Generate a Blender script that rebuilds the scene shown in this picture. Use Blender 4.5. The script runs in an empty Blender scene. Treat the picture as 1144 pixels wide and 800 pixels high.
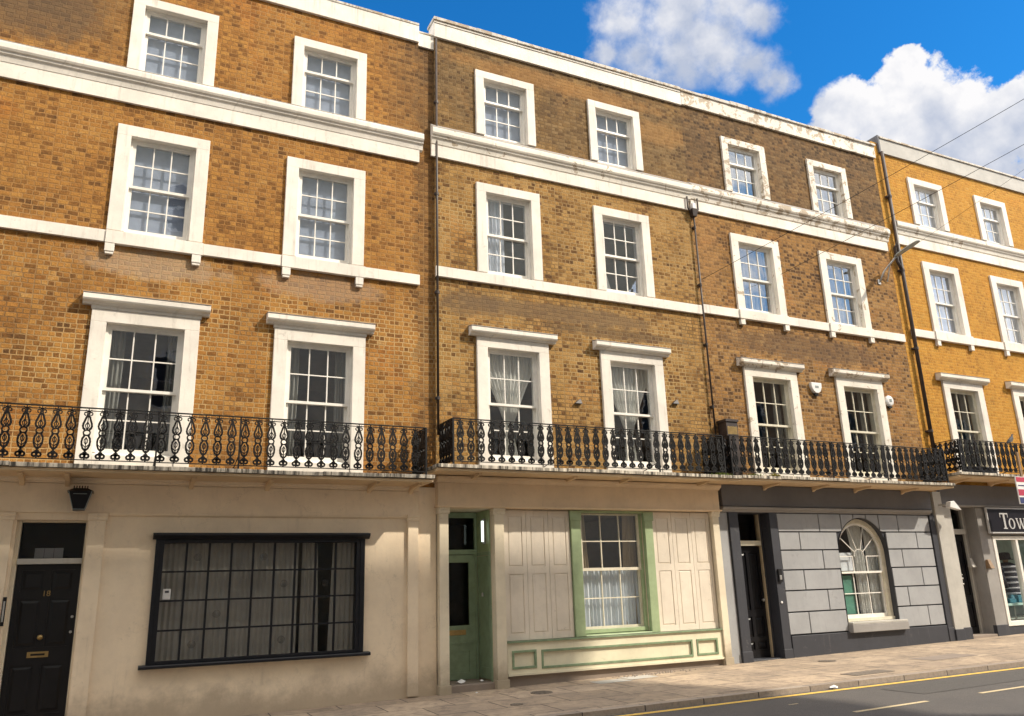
import bpy, bmesh, math, random
from mathutils import Vector, Matrix
random.seed(7)
SC = bpy.context.scene
COL = SC.collection
R = math.radians
# ------------------------------------------------------------------ camera
cam_d = bpy.data.cameras.new('camera')
cam = bpy.data.objects.new('camera', cam_d); COL.objects.link(cam)
cam_d.sensor_width = 36.0; cam_d.lens = 28.44; cam_d.clip_end = 3000; cam_d.clip_start = 0.05
RT = Vector((0.90050016, -0.43377998, -0.03056793)); UP = Vector((-0.09278651, -0.26034281, 0.96104749)); FW = Vector((0.4248413, 0.86258713, 0.27468767))
m = Matrix((RT, UP, -FW)).transposed().to_4x4(); m.translation = Vector((0, -12.5, 1.5))
cam.matrix_world = m
SC.camera = cam
# ------------------------------------------------------------------ light
SUN = Vector((0.92, -0.85, 1.15)).normalized()       # towards the sun
sun_el = math.asin(SUN.z); sun_az = math.atan2(SUN.x, SUN.y)
sl = bpy.data.lights.new('sun', 'SUN'); sl.energy = 3.45; sl.angle = R(0.9); sl.color = (1.0, 0.90, 0.75)
so = bpy.data.objects.new('sun', sl); COL.objects.link(so); so.rotation_euler = (-SUN).to_track_quat('-Z', 'Y').to_euler(); so.location = (20, -40, 40)
W = bpy.data.worlds.new('World'); SC.world = W; W.use_nodes = True
SC.view_settings.view_transform = 'Standard'; SC.view_settings.look = 'None'
SC.view_settings.exposure = 0.63; SC.view_settings.gamma = 1.0
SKY_STR = 0.15

class NT:
    def __init__(s, t): s.t = t; s.n = t.nodes; s.l = t.links
    def new(s, ty, **k):
        x = s.n.new(ty)
        for a, b in k.items(): setattr(x, a, b)
        return x
    def put(s, sock, v):
        if isinstance(v, bpy.types.NodeSocket): s.l.new(v, sock)
        else:
            if hasattr(sock.default_value, '__len__') and not isinstance(v, (int, float)) and len(v) == 3 and len(sock.default_value) == 4: v = (*v, 1)
            sock.default_value = v
    def math(s, op, a, b=0.0, c=0.0, clamp=False):
        x = s.new('ShaderNodeMath', operation=op); x.use_clamp = clamp
        s.put(x.inputs[0], a); s.put(x.inputs[1], b); s.put(x.inputs[2], c); return x.outputs[0]
    def vm(s, op, a, b=(0, 0, 0)):
        x = s.new('ShaderNodeVectorMath', operation=op); s.put(x.inputs[0], a)
        if op == 'SCALE': s.put(x.inputs[3], b)
        else: s.put(x.inputs[1], b)
        return x.outputs[1] if op in ('DOT_PRODUCT', 'LENGTH', 'DISTANCE') else x.outputs[0]
    def mix(s, f, a, b, bt='MIX'):
        x = s.new('ShaderNodeMix', data_type='RGBA', blend_type=bt); s.put(x.inputs[0], f); s.put(x.inputs[6], a); s.put(x.inputs[7], b); return x.outputs[2]
    def mr(s, v, a, b, c=0.0, d=1.0, smooth=True):
        x = s.new('ShaderNodeMapRange', interpolation_type='SMOOTHSTEP' if smooth else 'LINEAR')
        s.put(x.inputs[0], v)
        for i, q in enumerate((a, b, c, d)): s.put(x.inputs[1 + i], q)
        return x.outputs[0]
    def noise(s, vec, scale, detail=4, rough=0.55, dist=0.0, color=False):
        x = s.new('ShaderNodeTexNoise'); s.put(x.inputs['Vector'], vec); x.inputs['Scale'].default_value = scale
        x.inputs['Detail'].default_value = detail; x.inputs['Roughness'].default_value = rough; x.inputs['Distortion'].default_value = dist
        return x.outputs['Color' if color else 'Fac']
    def ramp(s, f, stops, mode='LINEAR'):
        x = s.new('ShaderNodeValToRGB'); x.color_ramp.interpolation = mode; e = x.color_ramp.elements
        e[0].position, e[0].color = stops[0][0], (*stops[0][1], 1); e[1].position, e[1].color = stops[-1][0], (*stops[-1][1], 1)
        for p, c in stops[1:-1]:
            q = e.new(p); q.color = (*c, 1)
        s.put(x.inputs[0], f); return x.outputs[0]
    def comb(s, x, y, z):
        c = s.new('ShaderNodeCombineXYZ'); s.put(c.inputs[0], x); s.put(c.inputs[1], y); s.put(c.inputs[2], z); return c.outputs[0]

def px_dir(x, y):       # a direction of the sky, from the calibrated view
    return (FW * 903.77 + RT * (x - 572) - UP * (y - 400)).normalized()
def build_sky():
    t = NT(W.node_tree); t.n.clear()
    out = t.new('ShaderNodeOutputWorld'); bg = t.new('ShaderNodeBackground')
    sky = t.new('ShaderNodeTexSky'); sky.sky_type = 'NISHITA'; sky.sun_disc = False
    sky.sun_elevation = sun_el; sky.sun_rotation = sun_az; sky.air_density = 1.0; sky.dust_density = 0.3; sky.ozone_density = 2.0
    hs = t.new('ShaderNodeHueSaturation'); t.put(hs.inputs['Color'], sky.outputs[0]); hs.inputs['Saturation'].default_value = 1.35; hs.inputs['Value'].default_value = 1.0
    tint = t.mix(1.0, hs.outputs[0], (0.28, 0.76, 0.90), 'MULTIPLY')
    tc = t.new('ShaderNodeTexCoord'); d = tc.outputs['Generated']
    dn = t.vm('NORMALIZE', d)
    # two cumulus clouds: clusters of billows at their own directions in the sky
    K = 1 / 903.77
    blobs = [(760, 12, 62), (808, 0, 58), (716, 62, 48), (765, 62, 50), (812, 62, 46), (842, 74, 40), (858, 92, 32), (676, 58, 26), (700, 20, 46), (846, 20, 32), (790, 40, 60), (760, -60, 80),
             (1022, 104, 44), (985, 128, 40), (1056, 126, 46), (944, 124, 34), (920, 134, 20), (1090, 130, 40), (1010, 165, 60), (1098, 165, 46), (1136, 108, 24), (1056, 195, 54), (1150, 146, 38), (1160, 100, 30), (1020, 72, 18), (1240, 160, 90)]
    f = None
    wn = t.noise(t.vm('SCALE', dn, 1.0), 14.0, 6, 0.6, 0.0, True)
    warp = t.vm('SCALE', t.vm('SUBTRACT', wn, (0.5, 0.5, 0.5)), 0.045)
    wn2 = t.noise(dn, 60.0, 4, 0.6, 0.0, True)
    warp2 = t.vm('SCALE', t.vm('SUBTRACT', wn2, (0.5, 0.5, 0.5)), 0.016)
    dw = t.vm('ADD', t.vm('ADD', dn, warp), warp2)
    for (x, y, r) in blobs:
        c = px_dir(x, y); rr = r * K * (c.dot(FW))
        dist = t.vm('DISTANCE', dw, tuple(c))
        g = t.math('MULTIPLY_ADD', dist, -1.0 / rr, 1.0)
        f = g if f is None else t.math('SMOOTH_MAX', f, g, 0.22)
    nz = t.noise(dn, 26.0, 8, 0.62)
    dens = t.math('ADD', f, t.math('MULTIPLY_ADD', nz, 1.15, -0.56))
    # holes and thin parts in the first (left) cloud only
    leftness = t.mr(t.vm('DOT_PRODUCT', dn, tuple(px_dir(770, 50))), 0.982, 0.995)
    hol = t.mr(t.noise(dn, 17.0, 4, 0.5), 0.46, 0.62)
    dens = t.math('SUBTRACT', dens, t.math('MULTIPLY', t.math('MULTIPLY', leftness, hol), 0.10))
    edge = t.math('MULTIPLY_ADD', leftness, 0.62, 0.22)
    a1 = t.mr(dens, 0.0, edge)
    # lighting of the billows: thicker, lower parts greyer
    upd = t.math('SUBTRACT', t.noise(t.vm('ADD', dn, tuple(SUN * 0.02)), 18.0, 5, 0.55), t.noise(dn, 18.0, 5, 0.55))
    sz = t.new('ShaderNodeSeparateXYZ'); t.put(sz.inputs[0], dn)
    lowr = t.mr(sz.outputs[2], 0.50, 0.41)        # base of the right-hand cloud
    lowl = t.mr(sz.outputs[2], 0.66, 0.56)
    base = t.mix(leftness, lowr, lowl)
    sh = t.math('ADD', t.math('MULTIPLY', base, 0.62), t.math('MULTIPLY', upd, 2.0))
    sh = t.math('ADD', sh, t.math('MULTIPLY_ADD', t.noise(dn, 11.0, 4, 0.5), 0.9, -0.38), clamp=True)
    sh = t.math('ADD', sh, t.math('MULTIPLY', leftness, 0.22), clamp=True)
    ccol = t.mix(sh, (0.97, 0.96, 0.97), (0.50, 0.56, 0.70))
    # unseen broken cloud added outside the view, brightened and warmed to lift fill light
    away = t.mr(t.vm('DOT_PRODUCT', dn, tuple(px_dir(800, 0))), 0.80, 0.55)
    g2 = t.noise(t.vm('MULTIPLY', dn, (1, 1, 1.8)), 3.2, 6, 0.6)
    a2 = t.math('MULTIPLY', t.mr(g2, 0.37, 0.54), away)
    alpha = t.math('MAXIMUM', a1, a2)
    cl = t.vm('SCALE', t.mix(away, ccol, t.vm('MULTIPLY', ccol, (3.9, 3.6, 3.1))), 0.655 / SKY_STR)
    # below the horizon: dull ground colour
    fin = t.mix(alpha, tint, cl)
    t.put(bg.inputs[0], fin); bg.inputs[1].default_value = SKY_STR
    t.l.new(bg.outputs[0], out.inputs[0])
build_sky()

# ------------------------------------------------------------------ materials
MATS = {}
def newmat(name):
    m = bpy.data.materials.new(name); m.use_nodes = True; t = NT(m.node_tree); t.n.clear()
    out = t.new('ShaderNodeOutputMaterial'); b = t.new('ShaderNodeBsdfPrincipled'); t.l.new(b.outputs[0], out.inputs[0])
    return m, t, b, out
def wpos(t):
    g = t.new('ShaderNodeNewGeometry'); return g.outputs['Position']
def bump(t, b, h, strength, dist):
    x = t.new('ShaderNodeBump'); x.inputs['Strength'].default_value = strength; x.inputs['Distance'].default_value = dist
    t.put(x.inputs['Height'], h); t.l.new(x.outputs[0], b.inputs['Normal'])
def plain(name, col, rough=0.6, var=0.12, scale=6.0, metal=0.0, bmp=0.0, emit=None, coat=0.0, spec=None):
    m, t, b, o = newmat(name); p = wpos(t)
    n = t.noise(p, scale, 5, 0.6)
    c = t.mix(t.mr(n, 0.3, 0.7, 0, 1), tuple(v * (1 - var) for v in col), tuple(min(1, v * (1 + var)) for v in col))
    t.put(b.inputs['Base Color'], c); b.inputs['Roughness'].default_value = rough; b.inputs['Metallic'].default_value = metal
    if coat: b.inputs['Coat Weight'].default_value = coat; b.inputs['Coat Roughness'].default_value = 0.08
    if spec is not None: b.inputs['Specular IOR Level'].default_value = spec
    if bmp: bump(t, b, t.noise(p, 40, 4), bmp, 0.01)
    if emit: t.put(b.inputs['Emission Color'], emit[0]); b.inputs['Emission Strength'].default_value = emit[1]
    MATS[name] = m; return m
def stucco(name, col, dirt=0.3, thr=0.52, dirtcol=(0.22, 0.17, 0.11), rough=0.75, peel=0.0, streak=1.0, bmp=0.25, big=0.5, crack=0.0, splash=0.0):
    """painted render or stone: mottled, with rain streaks and chipped, dirty patches"""
    m, t, b, o = newmat(name); p = wpos(t)
    s = t.new('ShaderNodeSeparateXYZ'); t.put(s.inputs[0], p)
    n1 = t.noise(p, 1.3, 6, 0.62); n2 = t.noise(p, 9.0, 5, 0.65)
    c = t.mix(t.mr(n1, 0.3, 0.7), tuple(v * (1 - 0.16 * big * 2) for v in col), tuple(min(0.9, v * 1.05) for v in col))
    c = t.mix(t.math('MULTIPLY', t.mr(n2, 0.45, 0.75), 0.22), c, tuple(v * 0.72 for v in col))
    st = t.noise(t.comb(t.math('MULTIPLY', t.math('ADD', s.outputs[0], s.outputs[1]), 7.0), 0.0, t.math('MULTIPLY', s.outputs[2], 0.55)), 1.6, 6, 0.7)
    pm = t.noise(p, 2.3, 5, 0.6)
    sm = t.math('MULTIPLY', t.mr(st, thr, thr + 0.26 * thr / 0.52), t.mr(pm, 0.4 * thr / 0.52, 0.62 * thr / 0.52))
    c = t.mix(t.math('MULTIPLY', sm, dirt * streak), c, dirtcol)
    d2 = t.mr(t.noise(p, 5.5, 8, 0.72, 0.4), 0.60, 0.70)
    c = t.mix(t.math('MULTIPLY', d2, dirt * 0.7), c, tuple(v * 0.8 + 0.02 for v in dirtcol))
    if peel > 0:
        pf = t.mr(t.noise(p, 4.2, 9, 0.7, 0.6), 0.63 - 0.16 * peel, 0.66 - 0.16 * peel)
        c = t.mix(t.math('MULTIPLY', pf, 0.8), c, t.mix(t.noise(p, 14, 3), (0.36, 0.23, 0.11), (0.30, 0.26, 0.20)))
    if crack:
        vo = t.new('ShaderNodeTexVoronoi'); vo.feature = 'DISTANCE_TO_EDGE'; vo.inputs['Scale'].default_value = 0.75
        t.put(vo.inputs['Vector'], t.vm('ADD', p, t.vm('SCALE', t.noise(p, 3.0, 6, 0.75, 0, True), 0.55)))
        k = t.math('MULTIPLY', t.mr(vo.outputs['Distance'], 0.005, 0.001), t.mr(t.noise(p, 0.9, 3), 0.48, 0.58))
        c = t.mix(t.math('MULTIPLY', k, crack), c, tuple(v * 0.35 for v in col))
        pt_ = t.mr(t.noise(p, 1.6, 3, 0.4, 1.5), 0.62, 0.63); c = t.mix(t.math('MULTIPLY', pt_, 0.30 * crack), c, tuple(min(.9, v * 1.08 + .03) for v in col))
    if splash:
        zz = t.math('SUBTRACT', s.outputs[2], t.math('MULTIPLY_ADD', s.outputs[0], 0.0135, -0.076))
        k = t.mr(t.math('SUBTRACT', zz, t.math('MULTIPLY', t.noise(p, 2.2, 6, 0.7), 0.9)), 0.10, -0.38)
        c = t.mix(t.math('MULTIPLY', k, splash), c, dirtcol)
    t.put(b.inputs['Base Color'], c); b.inputs['Roughness'].default_value = rough
    h = t.math('ADD', t.math('MULTIPLY', n2, 0.7), t.math('MULTIPLY', t.noise(p, 45, 3), 0.3))
    bump(t, b, h, bmp, 0.012)
    MATS[name] = m; return m
def brick(name, stops, mortar, mort2, ctrast=1.0, soot=None, sootcol=(0.05, 0.034, 0.02), light=None, patches=(), msize=0.010, mort_amt=0.85, stretch=0.70, redd=0.3):
    m, t, b, o = newmat(name); p = wpos(t)
    s = t.new('ShaderNodeSeparateXYZ'); t.put(s.inputs[0], p)
    ds = t.vm('SCALE', t.vm('SUBTRACT', t.noise(p, 4.0, 5, 0.7, 0, True), (0.5, 0.5, 0.5)), 0.040)
    v0 = t.comb(t.math('ADD', s.outputs[0], s.outputs[1]), s.outputs[2], 0.0)
    v = t.vm('ADD', v0, ds)
    def bt(c1, c2, ms, off):
        x = t.new('ShaderNodeTexBrick'); x.offset = 0.5; x.offset_frequency = 2; x.squash = 0.58; x.squash_frequency = 2
        t.put(x.inputs['Vector'], t.vm('ADD', v, off)); t.put(x.inputs['Color1'], c1); t.put(x.inputs['Color2'], c2); t.put(x.inputs['Mortar'], (0.5, 0.5, 0.5))
        x.inputs['Scale'].default_value = 1; x.inputs['Mortar Size'].default_value = ms; x.inputs['Mortar Smooth'].default_value = 0.35
        x.inputs['Bias'].default_value = 0; x.inputs['Brick Width'].default_value = 0.21 * stretch; x.inputs['Row Height'].default_value = 0.075
        return x
    x = bt((0, 0, 0), (1, 1, 1), msize, (0.0, 0.0, 0))
    # per-brick value mixed with a slow drift so neighbouring courses do not look shuffled evenly
    big = t.noise(p, 0.55, 5, 0.6, 0.3); med = t.noise(p, 2.6, 5, 0.6)
    fv = t.math('ADD', t.math('MULTIPLY', x.outputs[0], 0.54 * ctrast), t.math('ADD', t.math('MULTIPLY', big, 0.50), t.math('MULTIPLY', med, 0.30)))
    fv = t.math('ADD', fv, 0.125 - 0.27 * ctrast); fv = t.math('ADD', fv, t.math('MULTIPLY_ADD', t.noise(p, 13, 5, 0.7), 0.55, -0.275))
    c = t.ramp(fv, stops)
    c = t.mix(t.math('MULTIPLY', t.mr(t.noise(p, 48, 4, 0.75), 0.35, 0.72), 0.75), c, t.vm('SCALE', c, 0.45))
    c = t.mix(t.math('MULTIPLY', t.mr(t.noise(t.comb(s.outputs[0], s.outputs[1], t.math('MULTIPLY', s.outputs[2], 2.5)), 9, 6, 0.75), 0.5, 0.72), 0.6), c, t.vm('SCALE', c, 0.48))
    c = t.mix(t.math('MULTIPLY', t.mr(t.noise(p, 1.9, 7, 0.7, 0.8), 0.48, 0.68), 0.45), c, t.vm('MULTIPLY', c, (0.55, 0.56, 0.62)))
    c = t.mix(t.math('MULTIPLY', t.mr(t.noise(p, 1.1, 4, 0.5, 0.5), 0.55, 0.72), redd), c, t.vm('MULTIPLY', c, (1.15, 0.85, 0.62)))
    mc = t.mix(t.mr(t.noise(p, 0.8, 5, 0.6), 0.35, 0.65), mortar, mort2)
    mf = t.math('MULTIPLY', x.outputs[1], t.mr(t.noise(p, 1.6, 4, 0.6), 0.25, 0.6, mort_amt * 0.45, mort_amt))
    if light:
        mf = t.math('MULTIPLY', mf, t.mr(s.outputs[2], light[0], light[1], 1.0, light[2]))
    c = t.mix(mf, c, mc)
    if soot:
        for (z0, z1, amt, x0, x1) in soot:
            k = t.mr(t.math('ADD', s.outputs[2], t.math('MULTIPLY_ADD', big, 2.2, -1.1)), z0, z1)
            k = t.math('MULTIPLY', k, t.mr(t.math('ADD', s.outputs[0], t.math('MULTIPLY_ADD', med, 1.0, -0.5)), x0, x1))
            k = t.math('MULTIPLY', k, t.mr(t.noise(p, 1.7, 6, 0.65), 0.28, 0.6, 0.45, 1.0))
            c = t.mix(t.math('MULTIPLY', k, amt), c, t.mix(x.outputs[0], sootcol, tuple(q * 2.6 for q in sootcol)))
    for (cx, cz, rx, rz, colr, amt) in patches:
        dx = t.math('MULTIPLY', t.math('SUBTRACT', s.outputs[0], cx), 1 / rx); dz = t.math('MULTIPLY', t.math('SUBTRACT', s.outputs[2], cz), 1 / rz)
        r2 = t.math('ADD', t.math('MULTIPLY', dx, dx), t.math('MULTIPLY', dz, dz))
        k = t.mr(t.math('ADD', r2, t.math('MULTIPLY_ADD', t.noise(p, 3.5, 6, 0.7), 2.4, -1.2)), 1.0, 0.25)
        c = t.mix(t.math('MULTIPLY', k, amt), c, colr)
    t.put(b.inputs['Base Color'], c); b.inputs['Roughness'].default_value = 0.9; b.inputs['Specular IOR Level'].default_value = 0.25
    h = t.math('ADD', t.math('MULTIPLY', t.math('SUBTRACT', 1.0, x.outputs[1]), 0.8), t.math('MULTIPLY', t.noise(p, 30, 4, 0.7), 0.6))
    h = t.math('ADD', h, t.math('MULTIPLY', x.outputs[0], 0.35))
    bump(t, b, h, 1.0, 0.016)
    MATS[name] = m; return m

DK = (0.070, 0.036, 0.016)
brick('brick orange', [(0.12, (0.10, 0.050, 0.020)), (0.30, (0.235, 0.105, 0.028)), (0.45, (0.365, 0.165, 0.040)), (0.62, (0.445, 0.210, 0.050)), (0.80, (0.48, 0.24, 0.060)), (0.95, (0.54, 0.36, 0.16))], (0.60, 0.42, 0.20), (0.20, 0.11, 0.045),
      light=(5.6, 7.2, 0.35), soot=[(9.3, 10.4, 0.75, 0.2, -1.5), (9.2, 10.2, 0.55, 3.5, 4.3), (3.5, 4.0, 0.45, 4.28, 4.42), (6.9, 6.2, 0.0, -9, -8)],
      patches=[(-1.7, 10.4, 1.0, 0.8, (0.13, 0.085, 0.05), 0.6), (0.2, 6.35, 1.2, 0.30, (0.42, 0.32, 0.22), 0.55), (2.75, 6.35, 1.2, 0.28, (0.36, 0.26, 0.18), 0.5)], redd=0.4)
brick('brick brown', [(0.12, (0.075, 0.038, 0.016)), (0.30, (0.185, 0.090, 0.028)), (0.45, (0.34, 0.185, 0.055)), (0.62, (0.43, 0.24, 0.072)), (0.85, (0.47, 0.29, 0.11))], (0.54, 0.39, 0.19), (0.15, 0.09, 0.04),
      light=(6.0, 11.0, 0.55), soot=[(9.0, 10.3, 0.68, -50, -49)],
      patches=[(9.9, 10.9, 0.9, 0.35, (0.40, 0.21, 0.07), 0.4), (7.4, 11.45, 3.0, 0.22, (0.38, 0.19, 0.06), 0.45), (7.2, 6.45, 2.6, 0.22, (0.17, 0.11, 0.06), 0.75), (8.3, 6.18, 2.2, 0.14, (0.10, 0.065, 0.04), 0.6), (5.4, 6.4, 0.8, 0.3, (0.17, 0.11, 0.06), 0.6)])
brick('brick dark', [(0.12, (0.060, 0.032, 0.016)), (0.30, (0.14, 0.070, 0.025)), (0.45, (0.30, 0.155, 0.048)), (0.62, (0.40, 0.205, 0.06)), (0.85, (0.43, 0.26, 0.10))], (0.32, 0.22, 0.12), (0.24, 0.14, 0.07),
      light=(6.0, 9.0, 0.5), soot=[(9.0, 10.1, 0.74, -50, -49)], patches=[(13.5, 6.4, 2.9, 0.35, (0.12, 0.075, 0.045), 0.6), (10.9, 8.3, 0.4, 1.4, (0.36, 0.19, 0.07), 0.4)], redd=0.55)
brick('brick yellow', [(0.10, (0.26, 0.125, 0.03)), (0.30, (0.47, 0.215, 0.034)), (0.5, (0.60, 0.285, 0.040)), (0.7, (0.64, 0.33, 0.055)), (0.9, (0.62, 0.37, 0.10))], (0.55, 0.34, 0.10), (0.50, 0.27, 0.06), mort_amt=0.5, ctrast=0.75, redd=0.2)
brick('brick opposite', [(0.12, (0.20, 0.10, 0.05)), (0.5, (0.40, 0.24, 0.12)), (0.9, (0.46, 0.32, 0.2))], (0.5, 0.4, 0.3), (0.4, 0.3, 0.2))
stucco('white paint', (0.80, 0.745, 0.665), dirt=0.45, thr=0.49, crack=0.15)
stucco('white paint worn', (0.80, 0.745, 0.65), dirt=0.45, peel=0.25)
stucco('white paint peeling', (0.78, 0.72, 0.63), dirt=0.7, peel=0.62)
stucco('lead capping', (0.34, 0.31, 0.28), dirt=0.5, rough=0.5)
stucco('coping', (0.60, 0.56, 0.50), dirt=0.9, thr=0.45, peel=0.6)
stucco('beige render', (0.87, 0.71, 0.52), dirt=0.28, crack=0.28, splash=0.6, dirtcol=(0.25, 0.19, 0.13), big=0.35)
stucco('cream paint', (0.74, 0.65, 0.49), dirt=0.35, crack=0.3, splash=0.7, big=0.35)
stucco('fascia cream', (0.76, 0.59, 0.40), dirt=0.2, big=0.3)
stucco('shutter paint', (0.73, 0.65, 0.54), dirt=0.45, dirtcol=(0.28, 0.22, 0.18), big=0.4)
stucco('dado cream', (0.74, 0.68, 0.50), dirt=0.35, dirtcol=(0.3, 0.28, 0.18))
stucco('light grey paint', (0.335, 0.34, 0.35), dirt=0.45, crack=0.3, dirtcol=(0.16, 0.15, 0.14), big=0.35)
stucco('mid grey paint', (0.30, 0.285, 0.27), dirt=0.3, dirtcol=(0.12, 0.11, 0.1))
stucco('pale grey paint', (0.46, 0.44, 0.40), dirt=0.3, dirtcol=(0.16, 0.14, 0.12))
stucco('fascia grey', (0.15, 0.15, 0.16), dirt=0.2)
stucco('dark grey paint', (0.040, 0.042, 0.052), dirt=0.35, dirtcol=(0.22, 0.2, 0.19), rough=0.55)
stucco('slab stone', (0.66, 0.59, 0.48), dirt=1.0, thr=0.40, dirtcol=(0.045, 0.038, 0.03), streak=1.0)
stucco('slab soffit', (0.74, 0.55, 0.34), dirt=0.35)
stucco('step stone', (0.26, 0.21, 0.17), dirt=0.5)
plain('green paint', (0.31, 0.39, 0.22), 0.5, 0.1)
plain('green dark paint', (0.23, 0.31, 0.20), 0.45, 0.12)
plain('green trim paint', (0.20, 0.27, 0.16), 0.55, 0.2)
plain('black gloss', (0.006, 0.006, 0.008), 0.33, 0.2, spec=0.35)
plain('black iron', (0.006, 0.0055, 0.006), 0.6, 0.5, 25, spec=0.3)
plain('black timber', (0.006, 0.007, 0.011), 0.45, 0.3, spec=0.35)
plain('pipe brown', (0.040, 0.026, 0.020), 0.5, 0.3)
plain('sash white', (0.78, 0.75, 0.69), 0.45, 0.06)
plain('sash cream', (0.66, 0.61, 0.48), 0.5, 0.1)
plain('brass', (0.42, 0.29, 0.12), 0.35, 0.2, metal=0.8)
plain('steel', (0.45, 0.44, 0.42), 0.4, 0.1, metal=0.6)
plain('plastic white', (0.75, 0.74, 0.72), 0.4, 0.05)
plain('paper', (0.74, 0.76, 0.80), 0.8, 0.05)
plain('paper marks', (0.08, 0.08, 0.09), 0.8, 0.05)
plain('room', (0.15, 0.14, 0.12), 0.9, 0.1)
plain('roof slate', (0.10, 0.10, 0.11), 0.7, 0.2)
plain('lantern grey', (0.25, 0.28, 0.27), 0.4)
plain('sign black', (0.006, 0.005, 0.010), 0.5, 0.1, spec=0.2)
plain('sign silver', (0.50, 0.50, 0.50), 0.5, 0.03)
plain('sign red', (0.42, 0.035, 0.075), 0.5, 0.05)
plain('sign blue', (0.03, 0.04, 0.13), 0.5, 0.05)
plain('tape tan', (0.50, 0.40, 0.26), 0.6, 0.1)
plain('lamp lit', (0.9, 1.0, 0.95), 0.5, 0.0, emit=((0.85, 1.0, 0.92), 1.6))
plain('shop wall', (0.45, 0.55, 0.50), 0.8, 0.1)
plain('cloth dark', (0.025, 0.03, 0.045), 0.9, 0.3, 30)
plain('cloth pale', (0.45, 0.46, 0.50), 0.9, 0.2, 30)
plain('cloth teal', (0.03, 0.16, 0.22), 0.8, 0.3, 20)
plain('table teal', (0.40, 0.60, 0.56), 0.6, 0.1)
plain('moss', (0.12, 0.15, 0.02), 0.95, 0.5, 60)
plain('straw weed', (0.28, 0.24, 0.05), 0.95, 0.5, 60)
plain('feather', (0.05, 0.05, 0.055), 0.7, 0.4, 40)
plain('sky tinted blind', (0.44, 0.50, 0.60), 0.8, 0.08)  # blue-grey colour stands in for sky mirrored in the upper panes
plain('litter white', (0.7, 0.7, 0.7), 0.7, 0.1)
plain('poster green', (0.10, 0.27, 0.20), 0.6, 0.2, 3)
plain('timber brown', (0.24, 0.15, 0.08), 0.6, 0.25)
plain('road repair', (0.085, 0.078, 0.07), 0.9, 0.25, 50, bmp=0.6)
plain('cast iron cover', (0.17, 0.14, 0.11), 0.6, 0.3, 30, bmp=0.5)
def fabric(name, col, tr=0.5):
    m, t, b, o = newmat(name); p = wpos(t)
    df = t.new('ShaderNodeBsdfDiffuse'); tl = t.new('ShaderNodeBsdfTranslucent'); mx = t.new('ShaderNodeMixShader')
    c = t.mix(t.noise(p, 20, 3), tuple(v * 0.85 for v in col), col)
    t.put(df.inputs[0], c); t.put(tl.inputs[0], c); mx.inputs[0].default_value = tr
    t.l.new(df.outputs[0], mx.inputs[1]); t.l.new(tl.outputs[0], mx.inputs[2]); t.l.new(mx.outputs[0], o.inputs[0]); MATS[name] = m
fabric('curtain dark', (0.32, 0.32, 0.30), 0.15); fabric('net grey', (0.50, 0.48, 0.43), 0.2); fabric('net', (0.82, 0.81, 0.77), 0.15); fabric('net blue', (0.82, 0.87, 0.93), 0.06); fabric('curtain beige', (0.55, 0.44, 0.30), 0.2); fabric('curtain grey', (0.34, 0.32, 0.29), 0.2)
def glass(name, base=0.08, tintc=(0.9, 0.92, 0.92), wob=0.25, rcol=(0.9, 0.93, 1.0), km=1.6):
    m, t, b, o = newmat(name); p = wpos(t)
    tr = t.new('ShaderNodeBsdfTransparent'); t.put(tr.inputs[0], tintc); gl = t.new('ShaderNodeBsdfGlossy'); gl.inputs['Roughness'].default_value = 0.015; t.put(gl.inputs[0], rcol)
    ge = t.new('ShaderNodeNewGeometry'); cs_ = t.math('ABSOLUTE', t.vm('DOT_PRODUCT', ge.outputs['Normal'], ge.outputs['Incoming'])); fr = t.math('MULTIPLY_ADD', t.math('POWER', t.math('SUBTRACT', 1.0, cs_), 5.0), 0.96, 0.04)
    mx = t.new('ShaderNodeMixShader'); k = t.math('MULTIPLY_ADD', fr, km, base, clamp=True)
    bp = t.new('ShaderNodeBump'); bp.inputs['Strength'].default_value = wob; bp.inputs['Distance'].default_value = 0.01; t.put(bp.inputs['Height'], t.noise(p, 3.5, 2, 0.4))
    t.l.new(bp.outputs[0], gl.inputs['Normal'])
    t.put(mx.inputs[0], k); t.l.new(tr.outputs[0], mx.inputs[1]); t.l.new(gl.outputs[0], mx.inputs[2]); t.l.new(mx.outputs[0], o.inputs[0]); MATS[name] = m
glass('glass sky', 0.17, (0.88, 0.9, 0.94), 0.2, (0.85, 0.88, 0.92)); glass('glass', 0.07); glass('glass dull', 0.0, (0.86, 0.86, 0.86), 0.10, (0.8, 0.8, 0.8), 0.7); glass('glass indoor dark', 0.0, (0.5, 0.5, 0.5), 0.1, (0.8, 0.8, 0.8), 0.45); glass('glass clear', 0.01, (0.95, 0.96, 0.96), 0.1)  # dark glass tint stands in for unlit rooms behind fanlights and door panes
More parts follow.
